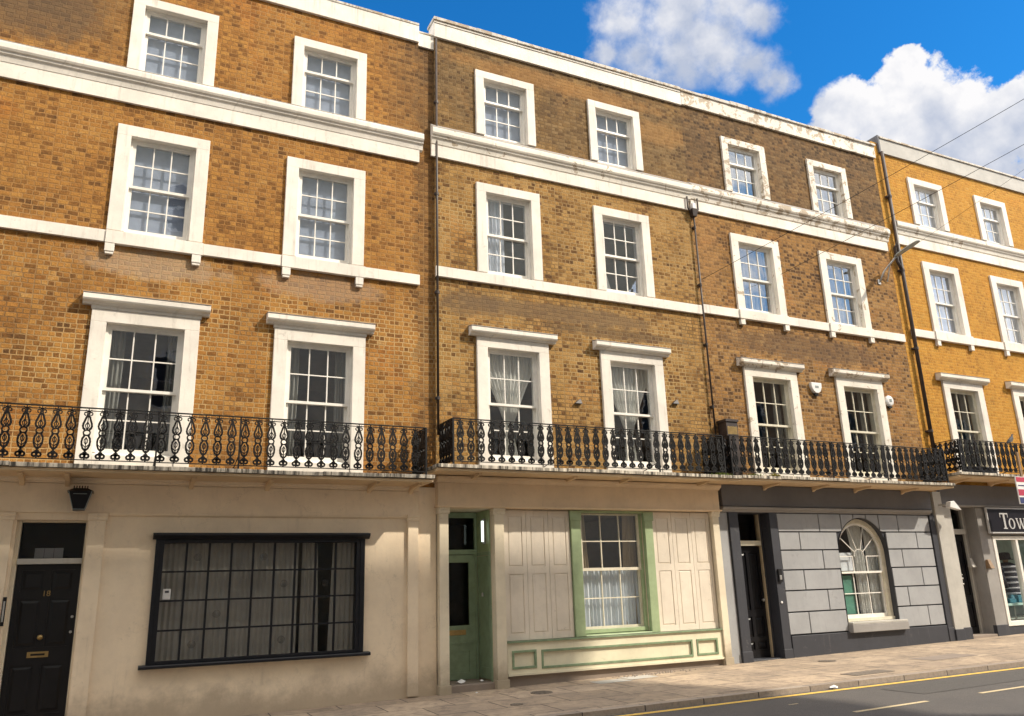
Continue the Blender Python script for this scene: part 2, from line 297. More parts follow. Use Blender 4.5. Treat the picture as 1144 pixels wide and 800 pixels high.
def paving():
    m, t, b, o = newmat('paving'); p = wpos(t)
    x = t.new('ShaderNodeTexBrick'); x.offset = 0.5; ds = t.vm('SCALE', t.vm('SUBTRACT', t.noise(p, 1.2, 2, 0.5, 0, True), (0.5, 0.5, 0.5)), 0.03)
    rt = t.new('ShaderNodeVectorRotate'); rt.rotation_type = 'Z_AXIS'; t.put(rt.inputs['Vector'], t.vm('ADD', p, ds)); rt.inputs['Angle'].default_value = 0.045
    v = t.vm('ADD', rt.outputs[0], (0.2, 0.34, 0))
    t.put(x.inputs['Vector'], v); t.put(x.inputs['Color1'], (0, 0, 0)); t.put(x.inputs['Color2'], (1, 1, 1)); t.put(x.inputs['Mortar'], (0.3, 0.3, 0.3))
    x.inputs['Scale'].default_value = 1; x.inputs['Mortar Size'].default_value = 0.009; x.inputs['Mortar Smooth'].default_value = 0.3; x.inputs['Brick Width'].default_value = 0.95; x.inputs['Row Height'].default_value = 0.72
    c = t.mix(x.outputs[0], (0.36, 0.275, 0.19), (0.50, 0.385, 0.27))
    c = t.mix(t.math('MULTIPLY', t.mr(t.noise(p, 0.9, 6, 0.65), 0.4, 0.65), 0.45), c, (0.19, 0.15, 0.12))
    c = t.mix(t.math('MULTIPLY', t.mr(t.noise(p, 8, 7, 0.7), 0.42, 0.72), 0.6), c, (0.15, 0.12, 0.10)); c = t.mix(t.math('MULTIPLY', t.mr(t.noise(p, 2.2, 8, 0.75, 1.0), 0.5, 0.62), 0.45), c, (0.13, 0.105, 0.085))
    c = t.mix(t.mr(t.noise(p, 38, 2, 0.5), 0.72, 0.76, 0, 0.5), c, (0.48, 0.42, 0.36))
    c = t.mix(t.math('MULTIPLY', x.outputs[1], 0.95), c, (0.035, 0.028, 0.022))
    t.put(b.inputs['Base Color'], c); b.inputs['Roughness'].default_value = 0.85
    h = t.math('ADD', t.math('MULTIPLY', t.math('SUBTRACT', 1.0, x.outputs[1]), 1.0), t.math('MULTIPLY', t.noise(p, 50, 4, 0.7), 0.4))
    h = t.math('ADD', h, t.math('MULTIPLY', x.outputs[0], 0.5)); bump(t, b, h, 0.6, 0.01); MATS['paving'] = m
def asphalt():
    m, t, b, o = newmat('asphalt'); p = wpos(t)
    c = t.mix(t.mr(t.noise(p, 120, 3, 0.7), 0.35, 0.7), (0.075, 0.068, 0.062), (0.155, 0.140, 0.125))
    c = t.mix(t.math('MULTIPLY', t.mr(t.noise(p, 0.7, 6, 0.65), 0.4, 0.7), 0.45), c, (0.07, 0.064, 0.06))
    c = t.mix(t.mr(t.noise(p, 45, 2), 0.74, 0.78, 0, 0.6), c, (0.30, 0.27, 0.24))
    t.put(b.inputs['Base Color'], c); b.inputs['Roughness'].default_value = 0.85; bump(t, b, t.noise(p, 150, 3, 0.8), 0.8, 0.008); MATS['asphalt'] = m
def kerbm():
    m, t, b, o = newmat('kerb stone'); p = wpos(t); x = t.new('ShaderNodeTexBrick'); x.offset = 0.0
    s = t.new('ShaderNodeSeparateXYZ'); t.put(s.inputs[0], p)
    t.put(x.inputs['Vector'], t.comb(s.outputs[0], 0.5, 0)); t.put(x.inputs['Color1'], (0, 0, 0)); t.put(x.inputs['Color2'], (1, 1, 1)); x.inputs['Scale'].default_value = 1
    x.inputs['Brick Width'].default_value = 0.91; x.inputs['Row Height'].default_value = 5; x.inputs['Mortar Size'].default_value = 0.008
    c = t.mix(x.outputs[0], (0.27, 0.22, 0.175), (0.40, 0.33, 0.26)); c = t.mix(t.math('MULTIPLY', t.mr(t.noise(p, 20, 6, 0.7), 0.4, 0.7), 0.55), c, (0.17, 0.14, 0.12))
    c = t.mix(x.outputs[1], c, (0.05, 0.04, 0.035)); t.put(b.inputs['Base Color'], c); b.inputs['Roughness'].default_value = 0.85; bump(t, b, t.noise(p, 60, 4), 0.5, 0.01); MATS['kerb stone'] = m
def roadpaint(name, col):
    m, t, b, o = newmat(name); p = wpos(t)
    c = t.mix(t.mr(t.noise(p, 60, 5, 0.75), 0.50, 0.66), col, tuple(v * 0.45 + 0.03 for v in col)); t.put(b.inputs['Base Color'], c); b.inputs['Roughness'].default_value = 0.8; bump(t, b, t.noise(p, 150, 3, 0.8), 0.5, 0.006); MATS[name] = m
paving(); asphalt(); kerbm(); roadpaint('yellow road paint', (0.78, 0.50, 0.10)); roadpaint('white road paint', (0.62, 0.50, 0.30))

# ------------------------------------------------------------------ mesh helpers
class MB:
    def __init__(s): s.v = []; s.f = []; s.mi = []; s.mats = []; s.cur = 0
    def mat(s, name):
        if name not in s.mats: s.mats.append(name)
        s.cur = s.mats.index(name); return s
    def face(s, pts):
        n = len(s.v); s.v += [tuple(p) for p in pts]; s.f.append(tuple(range(n, n + len(pts)))); s.mi.append(s.cur)
    def box(s, x0, x1, y0, y1, z0, z1):
        n = len(s.v)
        s.v += [(x0, y0, z0), (x1, y0, z0), (x1, y1, z0), (x0, y1, z0), (x0, y0, z1), (x1, y0, z1), (x1, y1, z1), (x0, y1, z1)]
        for f in ((0, 3, 2, 1), (4, 5, 6, 7), (0, 1, 5, 4), (1, 2, 6, 5), (2, 3, 7, 6), (3, 0, 4, 7)): s.f.append(tuple(n + i for i in f)); s.mi.append(s.cur)
        return s
    def hexa(s, p):    # eight corners, bottom ring then top ring
        n = len(s.v); s.v += [tuple(q) for q in p]
        for f in ((0, 3, 2, 1), (4, 5, 6, 7), (0, 1, 5, 4), (1, 2, 6, 5), (2, 3, 7, 6), (3, 0, 4, 7)): s.f.append(tuple(n + i for i in f)); s.mi.append(s.cur)
        return s
    def prism_x(s, prof, x0, x1):   # profile in (y,z) run along x
        n = len(s.v); k = len(prof); s.v += [(x0, y, z) for y, z in prof] + [(x1, y, z) for y, z in prof]
        for i in range(k): j = (i + 1) % k; s.f.append((n + i, n + j, n + k + j, n + k + i)); s.mi.append(s.cur)
        s.f.append(tuple(n + i for i in range(k))[::-1]); s.mi.append(s.cur); s.f.append(tuple(n + k + i for i in range(k))); s.mi.append(s.cur); return s
    def prism_y(s, prof, y0, y1):   # profile in (x,z)
        n = len(s.v); k = len(prof); s.v += [(x, y0, z) for x, z in prof] + [(x, y1, z) for x, z in prof]
        for i in range(k): j = (i + 1) % k; s.f.append((n + i, n + k + i, n + k + j, n + j)); s.mi.append(s.cur)
        s.f.append(tuple(n + i for i in range(k))); s.mi.append(s.cur); s.f.append(tuple(n + k + i for i in range(k))[::-1]); s.mi.append(s.cur); return s
    def bar(s, a, b, w, d, up=(0, 1, 0)):    # rectangular bar between two points; w across, d along up
        a = Vector(a); b = Vector(b); t = (b - a); L = t.length
        if L < 1e-6: return s
        t /= L; u = Vector(up); u = (u - t * u.dot(t)).normalized(); r = t.cross(u)
        P = []
        for q in (a - t * w * 0.25, b + t * w * 0.25):
            for i, j in ((-1, -1), (1, -1), (1, 1), (-1, 1)): P.append(q + r * (w / 2 * i) + u * (d / 2 * j))
        return s.hexa(P)
    def tube(s, pts, r, k=8):
        pts = [Vector(p) for p in pts]; rings = []
        for i, p in enumerate(pts):
            t = (pts[min(i + 1, len(pts) - 1)] - pts[max(i - 1, 0)]).normalized()
            u = Vector((0, 0, 1)) if abs(t.z) < 0.9 else Vector((1, 0, 0)); u = (u - t * u.dot(t)).normalized(); w = t.cross(u)
            rr = r[i] if isinstance(r, (list, tuple)) else r; n = len(s.v)
            s.v += [tuple(p + (u * math.cos(2 * math.pi * q / k) + w * math.sin(2 * math.pi * q / k)) * rr) for q in range(k)]; rings.append(n)
        for a, b in zip(rings, rings[1:]):
            for q in range(k): z = (q + 1) % k; s.f.append((a + q, a + z, b + z, b + q)); s.mi.append(s.cur)
        s.f.append(tuple(rings[0] + q for q in range(k))[::-1]); s.mi.append(s.cur); s.f.append(tuple(rings[-1] + q for q in range(k))); s.mi.append(s.cur); return s
    def lathe(s, c, prof, k=16, axis='z'):    # prof: (r, h)
        n0 = len(s.v)
        for r, h in prof:
            for q in range(k):
                a = 2 * math.pi * q / k; x, y = r * math.cos(a), r * math.sin(a)
                s.v.append({'z': (c[0] + x, c[1] + y, c[2] + h), 'y': (c[0] + x, c[1] - h, c[2] + y)}[axis])
        for i in range(len(prof) - 1):
            for q in range(k): z = (q + 1) % k; a = n0 + i * k; b = a + k; s.f.append((a + q, a + z, b + z, b + q)); s.mi.append(s.cur)
        s.f.append(tuple(n0 + q for q in range(k))); s.mi.append(s.cur); e = n0 + (len(prof) - 1) * k; s.f.append(tuple(e + q for q in range(k))); s.mi.append(s.cur); return s
    def build(s, name, parent=None, loc=(0, 0, 0), bevel=0.0, smooth=False):
        me = bpy.data.meshes.new(name); me.from_pydata(s.v, [], s.f)
        for q in s.mats: me.materials.append(MATS[q])
        for p, i in zip(me.polygons, s.mi): p.material_index = i
        bm = bmesh.new(); bm.from_mesh(me); bmesh.ops.recalc_face_normals(bm, faces=bm.faces); bm.to_mesh(me); bm.free()
        if smooth: me.polygons.foreach_set('use_smooth', [True] * len(me.polygons))
        me.update(); o = bpy.data.objects.new(name, me); COL.objects.link(o); o.location = loc
        if parent is not None: o.parent = parent
        if bevel:
            b = o.modifiers.new('bevel', 'BEVEL'); b.width = bevel; b.segments = 2; b.limit_method = 'ANGLE'; b.angle_limit = R(40)
        return o
def tag(o, label=None, cat=None, group=None, kind=None):
    for k, v in (('label', label), ('category', cat), ('group', group), ('kind', kind)):
        if v: o[k] = v
    return o
def empty(name, loc=(0, 0, 0)):
    o = bpy.data.objects.new(name, None); COL.objects.link(o); o.location = loc; o.empty_display_size = 0.3; return o
def inst(src, parent, loc, label=None):
    c = src.copy(); COL.objects.link(c); c.parent = parent; c.location = loc
    if label: c['label'] = label
    return c
def gz(x): return -0.03 + 0.0135 * (x - 3.4)
def kerb_y(x): return -3.10 - 0.045 * (x - 6.1)

# ------------------------------------------------------------------ setting: ground
def strip(name, ys, zoff, mat, x0=-45, x1=110, n=31):
    b = MB().mat(mat)
    for i in range(n):
        a = x0 + (x1 - x0) * i / n; c = x0 + (x1 - x0) * (i + 1) / n
        for (y0, y1) in zip(ys, ys[1:]):
            f = lambda y, x: y(x) if callable(y) else y
            b.face([(a, f(y0, a), gz(a) + zoff), (c, f(y0, c), gz(c) + zoff), (c, f(y1, c), gz(c) + zoff), (a, f(y1, a), gz(a) + zoff)])
    return tag(b.build(name), kind='structure')
strip('pavement', [lambda x: kerb_y(x) + 0.15, 2.0], 0.0, 'paving')
strip('road', [-12.2, lambda x: kerb_y(x)], -0.065, 'asphalt')
def kerb(yf, yb, dz, name):
    b = MB().mat('kerb stone'); x = -45
    while x < 110:
        x2 = x + 5
        p = [(x, yf(x)), (x2, yf(x2)), (x2, yb(x2)), (x, yb(x))]
        b.hexa([(q[0], q[1], gz(q[0]) - 0.25) for q in p] + [(q[0], q[1], gz(q[0]) + dz) for q in p]); x = x2
    return tag(b.build(name, bevel=0.0), kind='structure')
kerb(kerb_y, lambda x: kerb_y(x) + 0.15, 0.004, 'kerb')
kerb(lambda x: -12.35, lambda x: -12.2, 0.004, 'kerb')
strip('pavement', [-60, -12.35], 0.0, 'paving')
g = MB().mat('asphalt'); g.face([(-400, -400, gz(-400) - 0.3), (900, -400, gz(900) - 0.3), (900, 400, gz(900) - 0.3), (-400, 400, gz(-400) - 0.3)]); tag(g.build('ground'), kind='structure')
def painted(x0, x1, fy, w, mat):
    b = MB().mat(mat); x = x0
    while x < x1 - 1e-6:
        e = min(x + 2.0, x1)
        b.face([(x, fy(x) - w / 2, gz(x) - 0.061), (e, fy(e) - w / 2, gz(e) - 0.061), (e, fy(e) + w / 2, gz(e) - 0.061), (x, fy(x) + w / 2, gz(x) - 0.061)]); x = e
    return tag(b.build('road_marking'), kind='structure')
painted(-45, 110, lambda x: kerb_y(x) - 0.16, 0.105, 'yellow road paint')
painted(8.15, 9.42, lambda x: -4.87, 0.075, 'white road paint'); painted(10.44, 12.2, lambda x: -4.87, 0.075, 'white road paint')
for k in range(-10, 25):
    xx = 8.15 + 2.29 * k
    if k not in (0, 1): painted(xx, xx + 1.3, lambda x: -4.87, 0.075, 'white road paint')
painted(8.0, 8.16, lambda x: -3.95, 0.03, 'white road paint')

# ------------------------------------------------------------------ builders for house parts
def wall_sheet(b, x0, x1, z0, z1, y, holes, depth=0.3):
    xs = sorted({x0, x1, *[min(max(h[0], x0), x1) for h in holes], *[min(max(h[1], x0), x1) for h in holes]})
    zs = sorted({z0, z1, *[min(max(h[2], z0), z1) for h in holes], *[min(max(h[3], z0), z1) for h in holes]})
    for a, c in zip(xs, xs[1:]):
        for d, e in zip(zs, zs[1:]):
            mx, mz = (a + c) / 2, (d + e) / 2
            if any(h[0] < mx < h[1] and h[2] < mz < h[3] for h in holes): continue
            b.face([(a, y, d), (c, y, d), (c, y, e), (a, y, e)])
    for h in holes:
        a, c, d, e = h[:4]; k = h[4] if len(h) > 4 else depth
        if k <= 0: continue
        b.face([(a, y, d), (a, y, e), (a, y + k, e), (a, y + k, d)]); b.face([(c, y, d), (c, y + k, d), (c, y + k, e), (c, y, e)])
        b.face([(a, y, e), (c, y, e), (c, y + k, e), (a, y + k, e)]); b.face([(a, y, d), (a, y + k, d), (c, y + k, d), (c, y, d)])
def panelled(b, x0, x1, z0, z1, y, panels, d=0.014, inset=0.022):
    wall_sheet(b, x0, x1, z0, z1, y, [(*p, d) for p in panels])
    for (a, c, e, f) in panels:
        b.face([(a, y + d, e), (c, y + d, e), (c, y + d, f), (a, y + d, f)])
        i = inset; q = y + d; r = y + d * 0.25
        b.hexa([(a + i, q - 0.001, e + i), (c - i, q - 0.001, e + i), (c - i * 2.2, r, e + i * 2.2), (a + i * 2.2, r, e + i * 2.2), (a + i, q - 0.001, f - i), (c - i, q - 0.001, f - i), (c - i * 2.2, r, f - i * 2.2), (a + i * 2.2, r, f - i * 2.2)])
    t = 0.04; yb = y + d + t
    b.face([(x0, y, z0), (x0, y, z1), (x0, yb, z1), (x0, yb, z0)]); b.face([(x1, y, z0), (x1, yb, z0), (x1, yb, z1), (x1, y, z1)])
    b.face([(x0, y, z1), (x1, y, z1), (x1, yb, z1), (x0, yb, z1)]); b.face([(x0, y, z0), (x0, yb, z0), (x1, yb, z0), (x1, y, z0)]); b.face([(x0, yb, z0), (x0, yb, z1), (x1, yb, z1), (x1, yb, z0)])
def sash_mesh(b, x0, x1, z0, z1, y, cols, rows, t=0.042, st=0.045, bar=0.018, bot=0.06, top=0.035):
    b.box(x0, x0 + st, y, y + t, z0, z1); b.box(x1 - st, x1, y, y + t, z0, z1)
    b.box(x0 + st, x1 - st, y + 0.002, y + t - 0.002, z0, z0 + bot); b.box(x0 + st, x1 - st, y + 0.002, y + t - 0.002, z1 - top, z1)
    gx0, gx1, gz0, gz1 = x0 + st, x1 - st, z0 + bot, z1 - top
    for i in range(1, cols):
        x = gx0 + (gx1 - gx0) * i / cols; b.box(x - bar / 2, x + bar / 2, y + 0.006, y + t - 0.008, gz0, gz1)
    for i in range(1, rows):
        z = gz0 + (gz1 - gz0) * i / rows; b.box(gx0, gx1, y + 0.009, y + t - 0.011, z - bar / 2, z + bar / 2)
    return (gx0, gx1, gz0, gz1)
def fold_surface(b, xl, xr, z0, z1, y, folds=10, amp=0.018, nz=14, ph=0.0, nx=None):
    nx = nx or folds * 6; n = len(b.v); rnd = [random.uniform(-1, 1) for _ in range(folds + 2)]
    for j in range(nz + 1):
        z = z0 + (z1 - z0) * j / nz; a, c = xl(z), xr(z)
        for i in range(nx + 1):
            u = i / nx; k = u * folds; r = rnd[int(k) % len(rnd)] * 0.4
            b.v.append((a + (c - a) * u, y + amp * (math.sin(2 * math.pi * k + ph + r) + 0.4 * math.sin(2 * math.pi * k * 0.37 + 1.3 + z)), z))
    for j in range(nz):
        for i in range(nx): a = n + j * (nx + 1) + i; b.f.append((a, a + 1, a + nx + 2, a + nx + 1)); b.mi.append(b.cur)
WCACHE = {}
def sash_window(house, cx, z0, z1, w, ou, rows, glassm='glass sky', paint='white paint', sashm='sash white', dress=None, sillz=None, label=None, split=None, tag_='w'):
    """window frame with surround, two sashes, glass and what hangs behind it; origin at the sill centre"""
    key = (round(z1 - z0, 3), w, ou, rows, glassm, paint, sashm, dress, split, tag_)
    if key in WCACHE:
        src = WCACHE[key]; c = inst(src, house, (cx, 0, z0), label)
        for ch in list(src.children): inst(ch, c, ch.location)
        return c
    H = z1 - z0; hw = w / 2; ow = hw + ou; top = ou * 0.9
    f = MB().mat(sashm)                                       # box frame
    f.box(-hw + 0.001, -hw + 0.038, 0.05, 0.23, 0.045, H); f.box(hw - 0.038, hw - 0.001, 0.05, 0.23, 0.045, H); f.box(-hw + 0.038, hw - 0.038, 0.052, 0.228, H - 0.035, H)
    f.prism_x([(0.03, 0.0), (0.24, 0.0), (0.24, 0.05), (0.09, 0.045), (0.03, 0.015)], -hw + 0.001, hw - 0.001)
    root = f.build('window', house, (cx, 0, z0))
    if label: root['label'] = label
    s = MB().mat(paint)
    zb = 0.0 if sillz is None else sillz
    s.box(-ow, -hw, -0.05, 0.20, zb, H + 0.001); s.box(hw, ow, -0.05, 0.20, zb, H + 0.001); s.box(-ow, ow, -0.048, 0.198, H + 0.001, H + top)
    s.build('surround', root, bevel=0.006)
    mr = split if split is not None else rows[1] / (rows[0] + rows[1])
    zm = 0.05 + (H - 0.1) * mr
    u = MB().mat(sashm); g1 = sash_mesh(u, -hw + 0.038, hw - 0.038, zm - 0.02, H - 0.035, 0.065, 3, rows[0], bot=0.042, top=0.04); u.build('upper_sash', root)
    l = MB().mat(sashm); g2 = sash_mesh(l, -hw + 0.038, hw - 0.038, 0.05, zm + 0.022, 0.110, 3, rows[1], bot=0.06, top=0.042)
    l.build('lower_sash', root)
    g = MB().mat(glassm)
    for (a, c, d, e), y in ((g1, 0.086), (g2, 0.131)): g.face([(a, y, d), (c, y, d), (c, y, e), (a, y, e)])
    g.build('glass_pane', root)
    if dress == 'sky tinted blind':
        b = MB().mat('sky tinted blind'); n = int(H / 0.06)
        for i in range(n): z = 0.06 + i * (H - 0.1) / n; b.hexa([(-hw + .03, .190, z), (hw - .03, .190, z), (hw - .03, .196, z), (-hw + .03, .196, z), (-hw + .03, .180, z + .054), (hw - .03, .180, z + .054), (hw - .03, .186, z + .054), (-hw + .03, .186, z + .054)])
        b.build('slatted_blind', root)
    elif dress == 'net tied':
        zt = H - 0.03; zk = H * 0.30
        def half(z):
            if z > H * 0.85: return hw
            if z > zk: return 0.06 + (hw - 0.06) * ((z - zk) / (H * 0.85 - zk)) ** 1.15
            return 0.06 + (zk - z) / zk * 0.12
        b = MB().mat('net'); fold_surface(b, lambda z: -half(z), half, 0.03, zt, 0.24, 12, 0.02, 26); b.build('net_curtain', root, smooth=True)
    elif dress == 'net half':
        b = MB().mat('net blue'); fold_surface(b, lambda z: -hw + .03, lambda z: 0.0, 0.05, H - 0.03, 0.23, 6, 0.02); b.build('net_curtain', root, smooth=True)
    elif dress == 'net slant':
        b = MB().mat('net'); fold_surface(b, lambda z: -hw + .03, lambda z: -hw + .05 + (H - z) * 0.0 + max(0.0, (H * 0.5 - z)) * 0.28 + 0.04, 0.05, H * 0.52, 0.23, 3, 0.015); b.build('net_curtain', root, smooth=True)
    elif dress == 'nets grey':
        b = MB().mat('net grey'); fold_surface(b, lambda z: -hw + .03, lambda z: hw - .03 - .10 * max(0, H * .6 - z), 0.05, H - 0.03, 0.26, 8, 0.024); b.build('net_curtain', root, smooth=True)
    elif dress == 'net full':
        b = MB().mat('net blue'); fold_surface(b, lambda z: -hw + .03, lambda z: hw - .03, 0.05, H - 0.03, 0.24, 9, 0.022); b.build('net_curtain', root, smooth=True)
    elif dress == 'net low':
        b = MB().mat('net'); fold_surface(b, lambda z: -hw + .03, lambda z: hw - .03, 0.05, H * 0.45, 0.24, 9, 0.02); b.build('net_curtain', root, smooth=True)
    elif dress == 'drapes':
        b = MB().mat('curtain dark'); fold_surface(b, lambda z: -hw + .02, lambda z: -hw + 0.22 + 0.05 * math.sin(z), 0.03, H, 0.34, 4, 0.02); fold_surface(b, lambda z: hw - .2, lambda z: hw - .02, 0.03, H, 0.34, 4, 0.02); b.build('curtain', root, smooth=True)
    WCACHE[key] = root
    return root
def hood(house, cx, z, half, mat):
    b = MB().mat(mat)
    b.prism_x([(0.0, z - 0.02), (-0.075, z - 0.02), (-0.09, z + 0.01), (-0.14, z + 0.025), (-0.155, z + 0.05), (-0.155, z + 0.115), (-0.145, z + 0.125), (0.0, z + 0.15)], cx - half, cx + half)
    b.mat('lead capping'); b.prism_x([(0.0, z + 0.152), (-0.162, z + 0.126), (-0.162, z + 0.136), (0.0, z + 0.168)], cx - half - 0.006, cx + half + 0.006)
    return b.build('window_hood', house, bevel=0.004)
def cornice(house, x0, x1, zf, mat, back=0.18, frz=None):
    b = MB().mat(mat); o = zf
    b.prism_x([(0.0, o + back), (-0.115, o + 0.115), (-0.135, o + 0.10), (-0.14, o + 0.07), (-0.14, o + 0.0), (-0.125, o - 0.03), (-0.10, o - 0.045), (-0.098, o - 0.075), (-0.07, o - 0.10), (-0.058, o - 0.15), (-0.05, o - 0.19), (0.0, o - 0.21)], x0, x1)
    b.mat('lead capping'); b.prism_x([(0.0, o + back + 0.002), (-0.118, o + 0.118), (-0.118, o + 0.128), (0.0, o + back + 0.014)], x0, x1)
    ob = b.build('cornice', house, bevel=0.003)
    f = MB().mat(frz or mat); f.box(x0, x1 - 0.06, -0.045, 0.0, frz_z[0], frz_z[1]); f.build('frieze', house, bevel=0.004)
    return ob
# cast iron baluster, flat in the x-z plane
def baluster_mesh(h=0.67):
    b = MB().mat('black iron'); w, d = 0.023, 0.026; s = h / 0.67
    def pl(pts, w=w):
        for a, c in zip(pts, pts[1:]): b.bar((a[0], 0, a[1] * s), (c[0], 0, c[1] * s), w, d)
    def both(pts, w=w): pl(pts, w); pl([(-x, z) for x, z in pts], w)
    def arc(cx, cz, rx, rz, a0, a1, n=8): return [(cx + rx * math.cos(R(a0 + (a1 - a0) * i / n)), cz + rz * math.sin(R(a0 + (a1 - a0) * i / n))) for i in range(n + 1)]
    pl([(0, 0), (0, 0.14)], 0.018)
    both(arc(0.026, 0.045, 0.024, 0.026, 200, -120, 8)); both([(0.0, 0.075), (0.022, 0.088), (0.0, 0.105)], 0.011)
    both([(0.006, 0.12), (0.030, 0.145), (0.046, 0.19), (0.050, 0.235), (0.044, 0.275), (0.026, 0.305), (0.030, 0.325)])
    pl([(0, 0.13), (0, 0.20), (0, 0.29)], 0.010); both([(0.0, 0.20), (0.018, 0.225), (0.020, 0.255), (0.0, 0.285)], 0.010); both([(0.0, 0.155), (0.022, 0.18), (0.042, 0.20)], 0.009)
    c = arc(0, 0.352, 0.040, 0.036, 0, 360, 14); pl(c, 0.016)
    both([(0.024, 0.385), (0.045, 0.41), (0.053, 0.44), (0.048, 0.475), (0.034, 0.515), (0.022, 0.555), (0.010, 0.58)])
    both([(0.0, 0.39), (0.016, 0.42), (0.026, 0.45), (0.010, 0.475), (0.0, 0.50)], 0.010); pl([(0, 0.385), (0, 0.67)], 0.011); both([(0.050, 0.42), (0.024, 0.405)], 0.010)
    both(arc(0.030, 0.605, 0.020, 0.022, 230, -80, 6), 0.012); both([(0.0, 0.625), (0.034, 0.655)], 0.010); pl([(-0.014, 0.64), (0.014, 0.64)], 0.02)
    me = b.build('baluster').data; o = bpy.data.objects.get('baluster'); bpy.data.objects.remove(o); return me
BAL = baluster_mesh()
def baluster(parent, x, y, z, rot=0.0):
    o = bpy.data.objects.new('baluster', BAL); COL.objects.link(o); o.parent = parent; o.location = (x, y, z); o.rotation_euler = (random.gauss(0, .012), random.gauss(0, .012), rot + random.gauss(0, .05)); return o
def balcony(house, x0, x1, z, yf, posts=(), left_ret=False, right_ret=False, rx0=None, rx1=None, first=None, brackets=()):
    """z is the top of the slab at its front edge"""
    s = MB().mat('slab stone'); x = x0
    while x < x1 - 0.01:                                  # flagstones, each a little different
        e = min(x + random.uniform(0.8, 1.25), x1); e = x1 if x1 - e < 0.35 else e
        dz = random.uniform(-0.006, 0.006); s.box(x + 0.003, e - 0.003, yf - random.uniform(0.0, 0.02), -0.051, z - 0.055 + dz, z + dz); x = e
    s.mat('slab soffit'); s.box(x0 + 0.015, x1 - 0.015, yf + 0.03, -0.055, z - 0.10, z - 0.062)
    root = s.build('balcony', house, bevel=0.004)
    zr0, zr1 = z + 0.065, z + 0.74; yr = yf + 0.07
    a0 = rx0 if rx0 is not None else x0 + 0.08; a1 = rx1 if rx1 is not None else x1 - 0.1
    h = MB().mat('black iron'); h.box(a0, a1, yr - 0.018, yr + 0.018, zr1, zr1 + 0.014)
    hb = MB().mat('black iron'); hb.box(a0, a1, yr - 0.008, yr + 0.008, zr0 - 0.012, zr0)
    hm = MB().mat('black iron'); hm.box(a0, a1, yr - 0.006, yr + 0.006, zr1 - 0.035, zr1 - 0.025)
    n = int((a1 - a0) / 0.181)
    off = first if first is not None else 0.09
    for i in range(n + 1):
        bx = a0 + off + i * 0.181
        if bx < a1 - 0.03: baluster(root, bx, yr, zr0)
    for fl, ex in ((left_ret, a0), (right_ret, a1)):
        if fl:
            h.box(ex - 0.018, ex + 0.018, yr + 0.018, -0.02, zr1 + 0.001, zr1 + 0.013); hb.box(ex - 0.008, ex + 0.008, yr + 0.008, -0.02, zr0 - 0.011, zr0 - 0.001)
            k = 5
            for i in range(k): baluster(root, ex, yr + 0.05 + i * (-yr - 0.1) / (k - 0.5), zr0, math.pi / 2)
            pmb = MB().mat('black iron'); pmb.box(ex - 0.014, ex + 0.014, yr - 0.014, yr + 0.014, z, zr1); pmb.build('post', root)
    h.build('handrail', root); hb.build('bottom_rail', root); hm.build('upper_rail', root)
    for px_ in posts:
        p = MB().mat('black iron'); p.box(px_ - 0.011, px_ + 0.011, yr - 0.011, yr + 0.011, z - 0.03, zr1); p.tube([(px_, yr, zr1 * 0.2 + zr0 * 0.8), (px_, -0.02, zr0)], 0.008, 6); p.build('post', root)
    for bx in brackets:
        k = MB().mat('slab soffit'); zt = z - 0.101
        k.prism_x([(-0.055, zt), (yf + 0.18, zt), (yf + 0.18, zt - 0.028), (-0.20, zt - 0.062), (-0.055, zt - 0.13)], bx - 0.028, bx + 0.028); k.build('bracket', root)
    return root
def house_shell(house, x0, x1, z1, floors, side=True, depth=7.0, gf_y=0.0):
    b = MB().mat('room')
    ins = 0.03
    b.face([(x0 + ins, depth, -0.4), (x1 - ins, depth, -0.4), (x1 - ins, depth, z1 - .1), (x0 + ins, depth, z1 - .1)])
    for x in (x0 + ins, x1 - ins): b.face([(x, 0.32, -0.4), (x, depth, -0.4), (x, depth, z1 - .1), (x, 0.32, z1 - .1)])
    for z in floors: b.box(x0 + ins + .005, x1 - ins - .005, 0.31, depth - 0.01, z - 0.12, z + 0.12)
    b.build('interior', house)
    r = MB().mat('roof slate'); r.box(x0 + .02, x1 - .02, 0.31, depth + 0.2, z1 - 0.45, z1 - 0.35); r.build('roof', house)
def holes_for(ws): return [(cx - w / 2 - 0.05, cx + w / 2 + 0.05, z0 + 0.0, z1 + 0.03) for cx, z0, z1, w in ws]

# ================================================================== HOUSE 1 : orange brick over beige render
h1 = empty('terraced_house', (0, 0, 0)); tag(h1, 'orange brick house with beige rendered ground floor, wide black paned window and black door', 'house', 'houses of the terrace')
c1, c2 = 0.17, 2.73
b = MB().mat('brick orange')
W1 = [(c, *q) for c in (c1, c2) for q in ((9.60, 10.82, 0.95), (6.82, 8.42, 0.94), (3.46, 5.38, 1.05))]
wall_sheet(b, -4.7, 4.38, 3.10, 11.6, 0.0, holes_for(W1))
b.face([(4.38, 0, 3.1), (4.38, 0.05, 3.1), (4.38, 0.05, 11.6), (4.38, 0, 11.6)]); b.face([(4.38, 0.05, 3.1), (4.70, 0.05, 3.1), (4.70, 0.05, 11.6), (4.38, 0.05, 11.6)])
b.face([(-4.7, 0, -0.4), (-4.7, 7, -0.4), (-4.7, 7, 11.6), (-4.7, 0, 11.6)]); b.build('brick_wall', h1)
p = MB().mat('white paint'); p.box(-4.7, 4.38, -0.05, 0.25, 11.54, 11.90); p.mat('coping'); p.box(-4.7, 4.38, -0.06, 0.28, 11.90, 11.95); p.box(-4.7, 3.9, 0.10, 0.34, 11.951, 12.06)
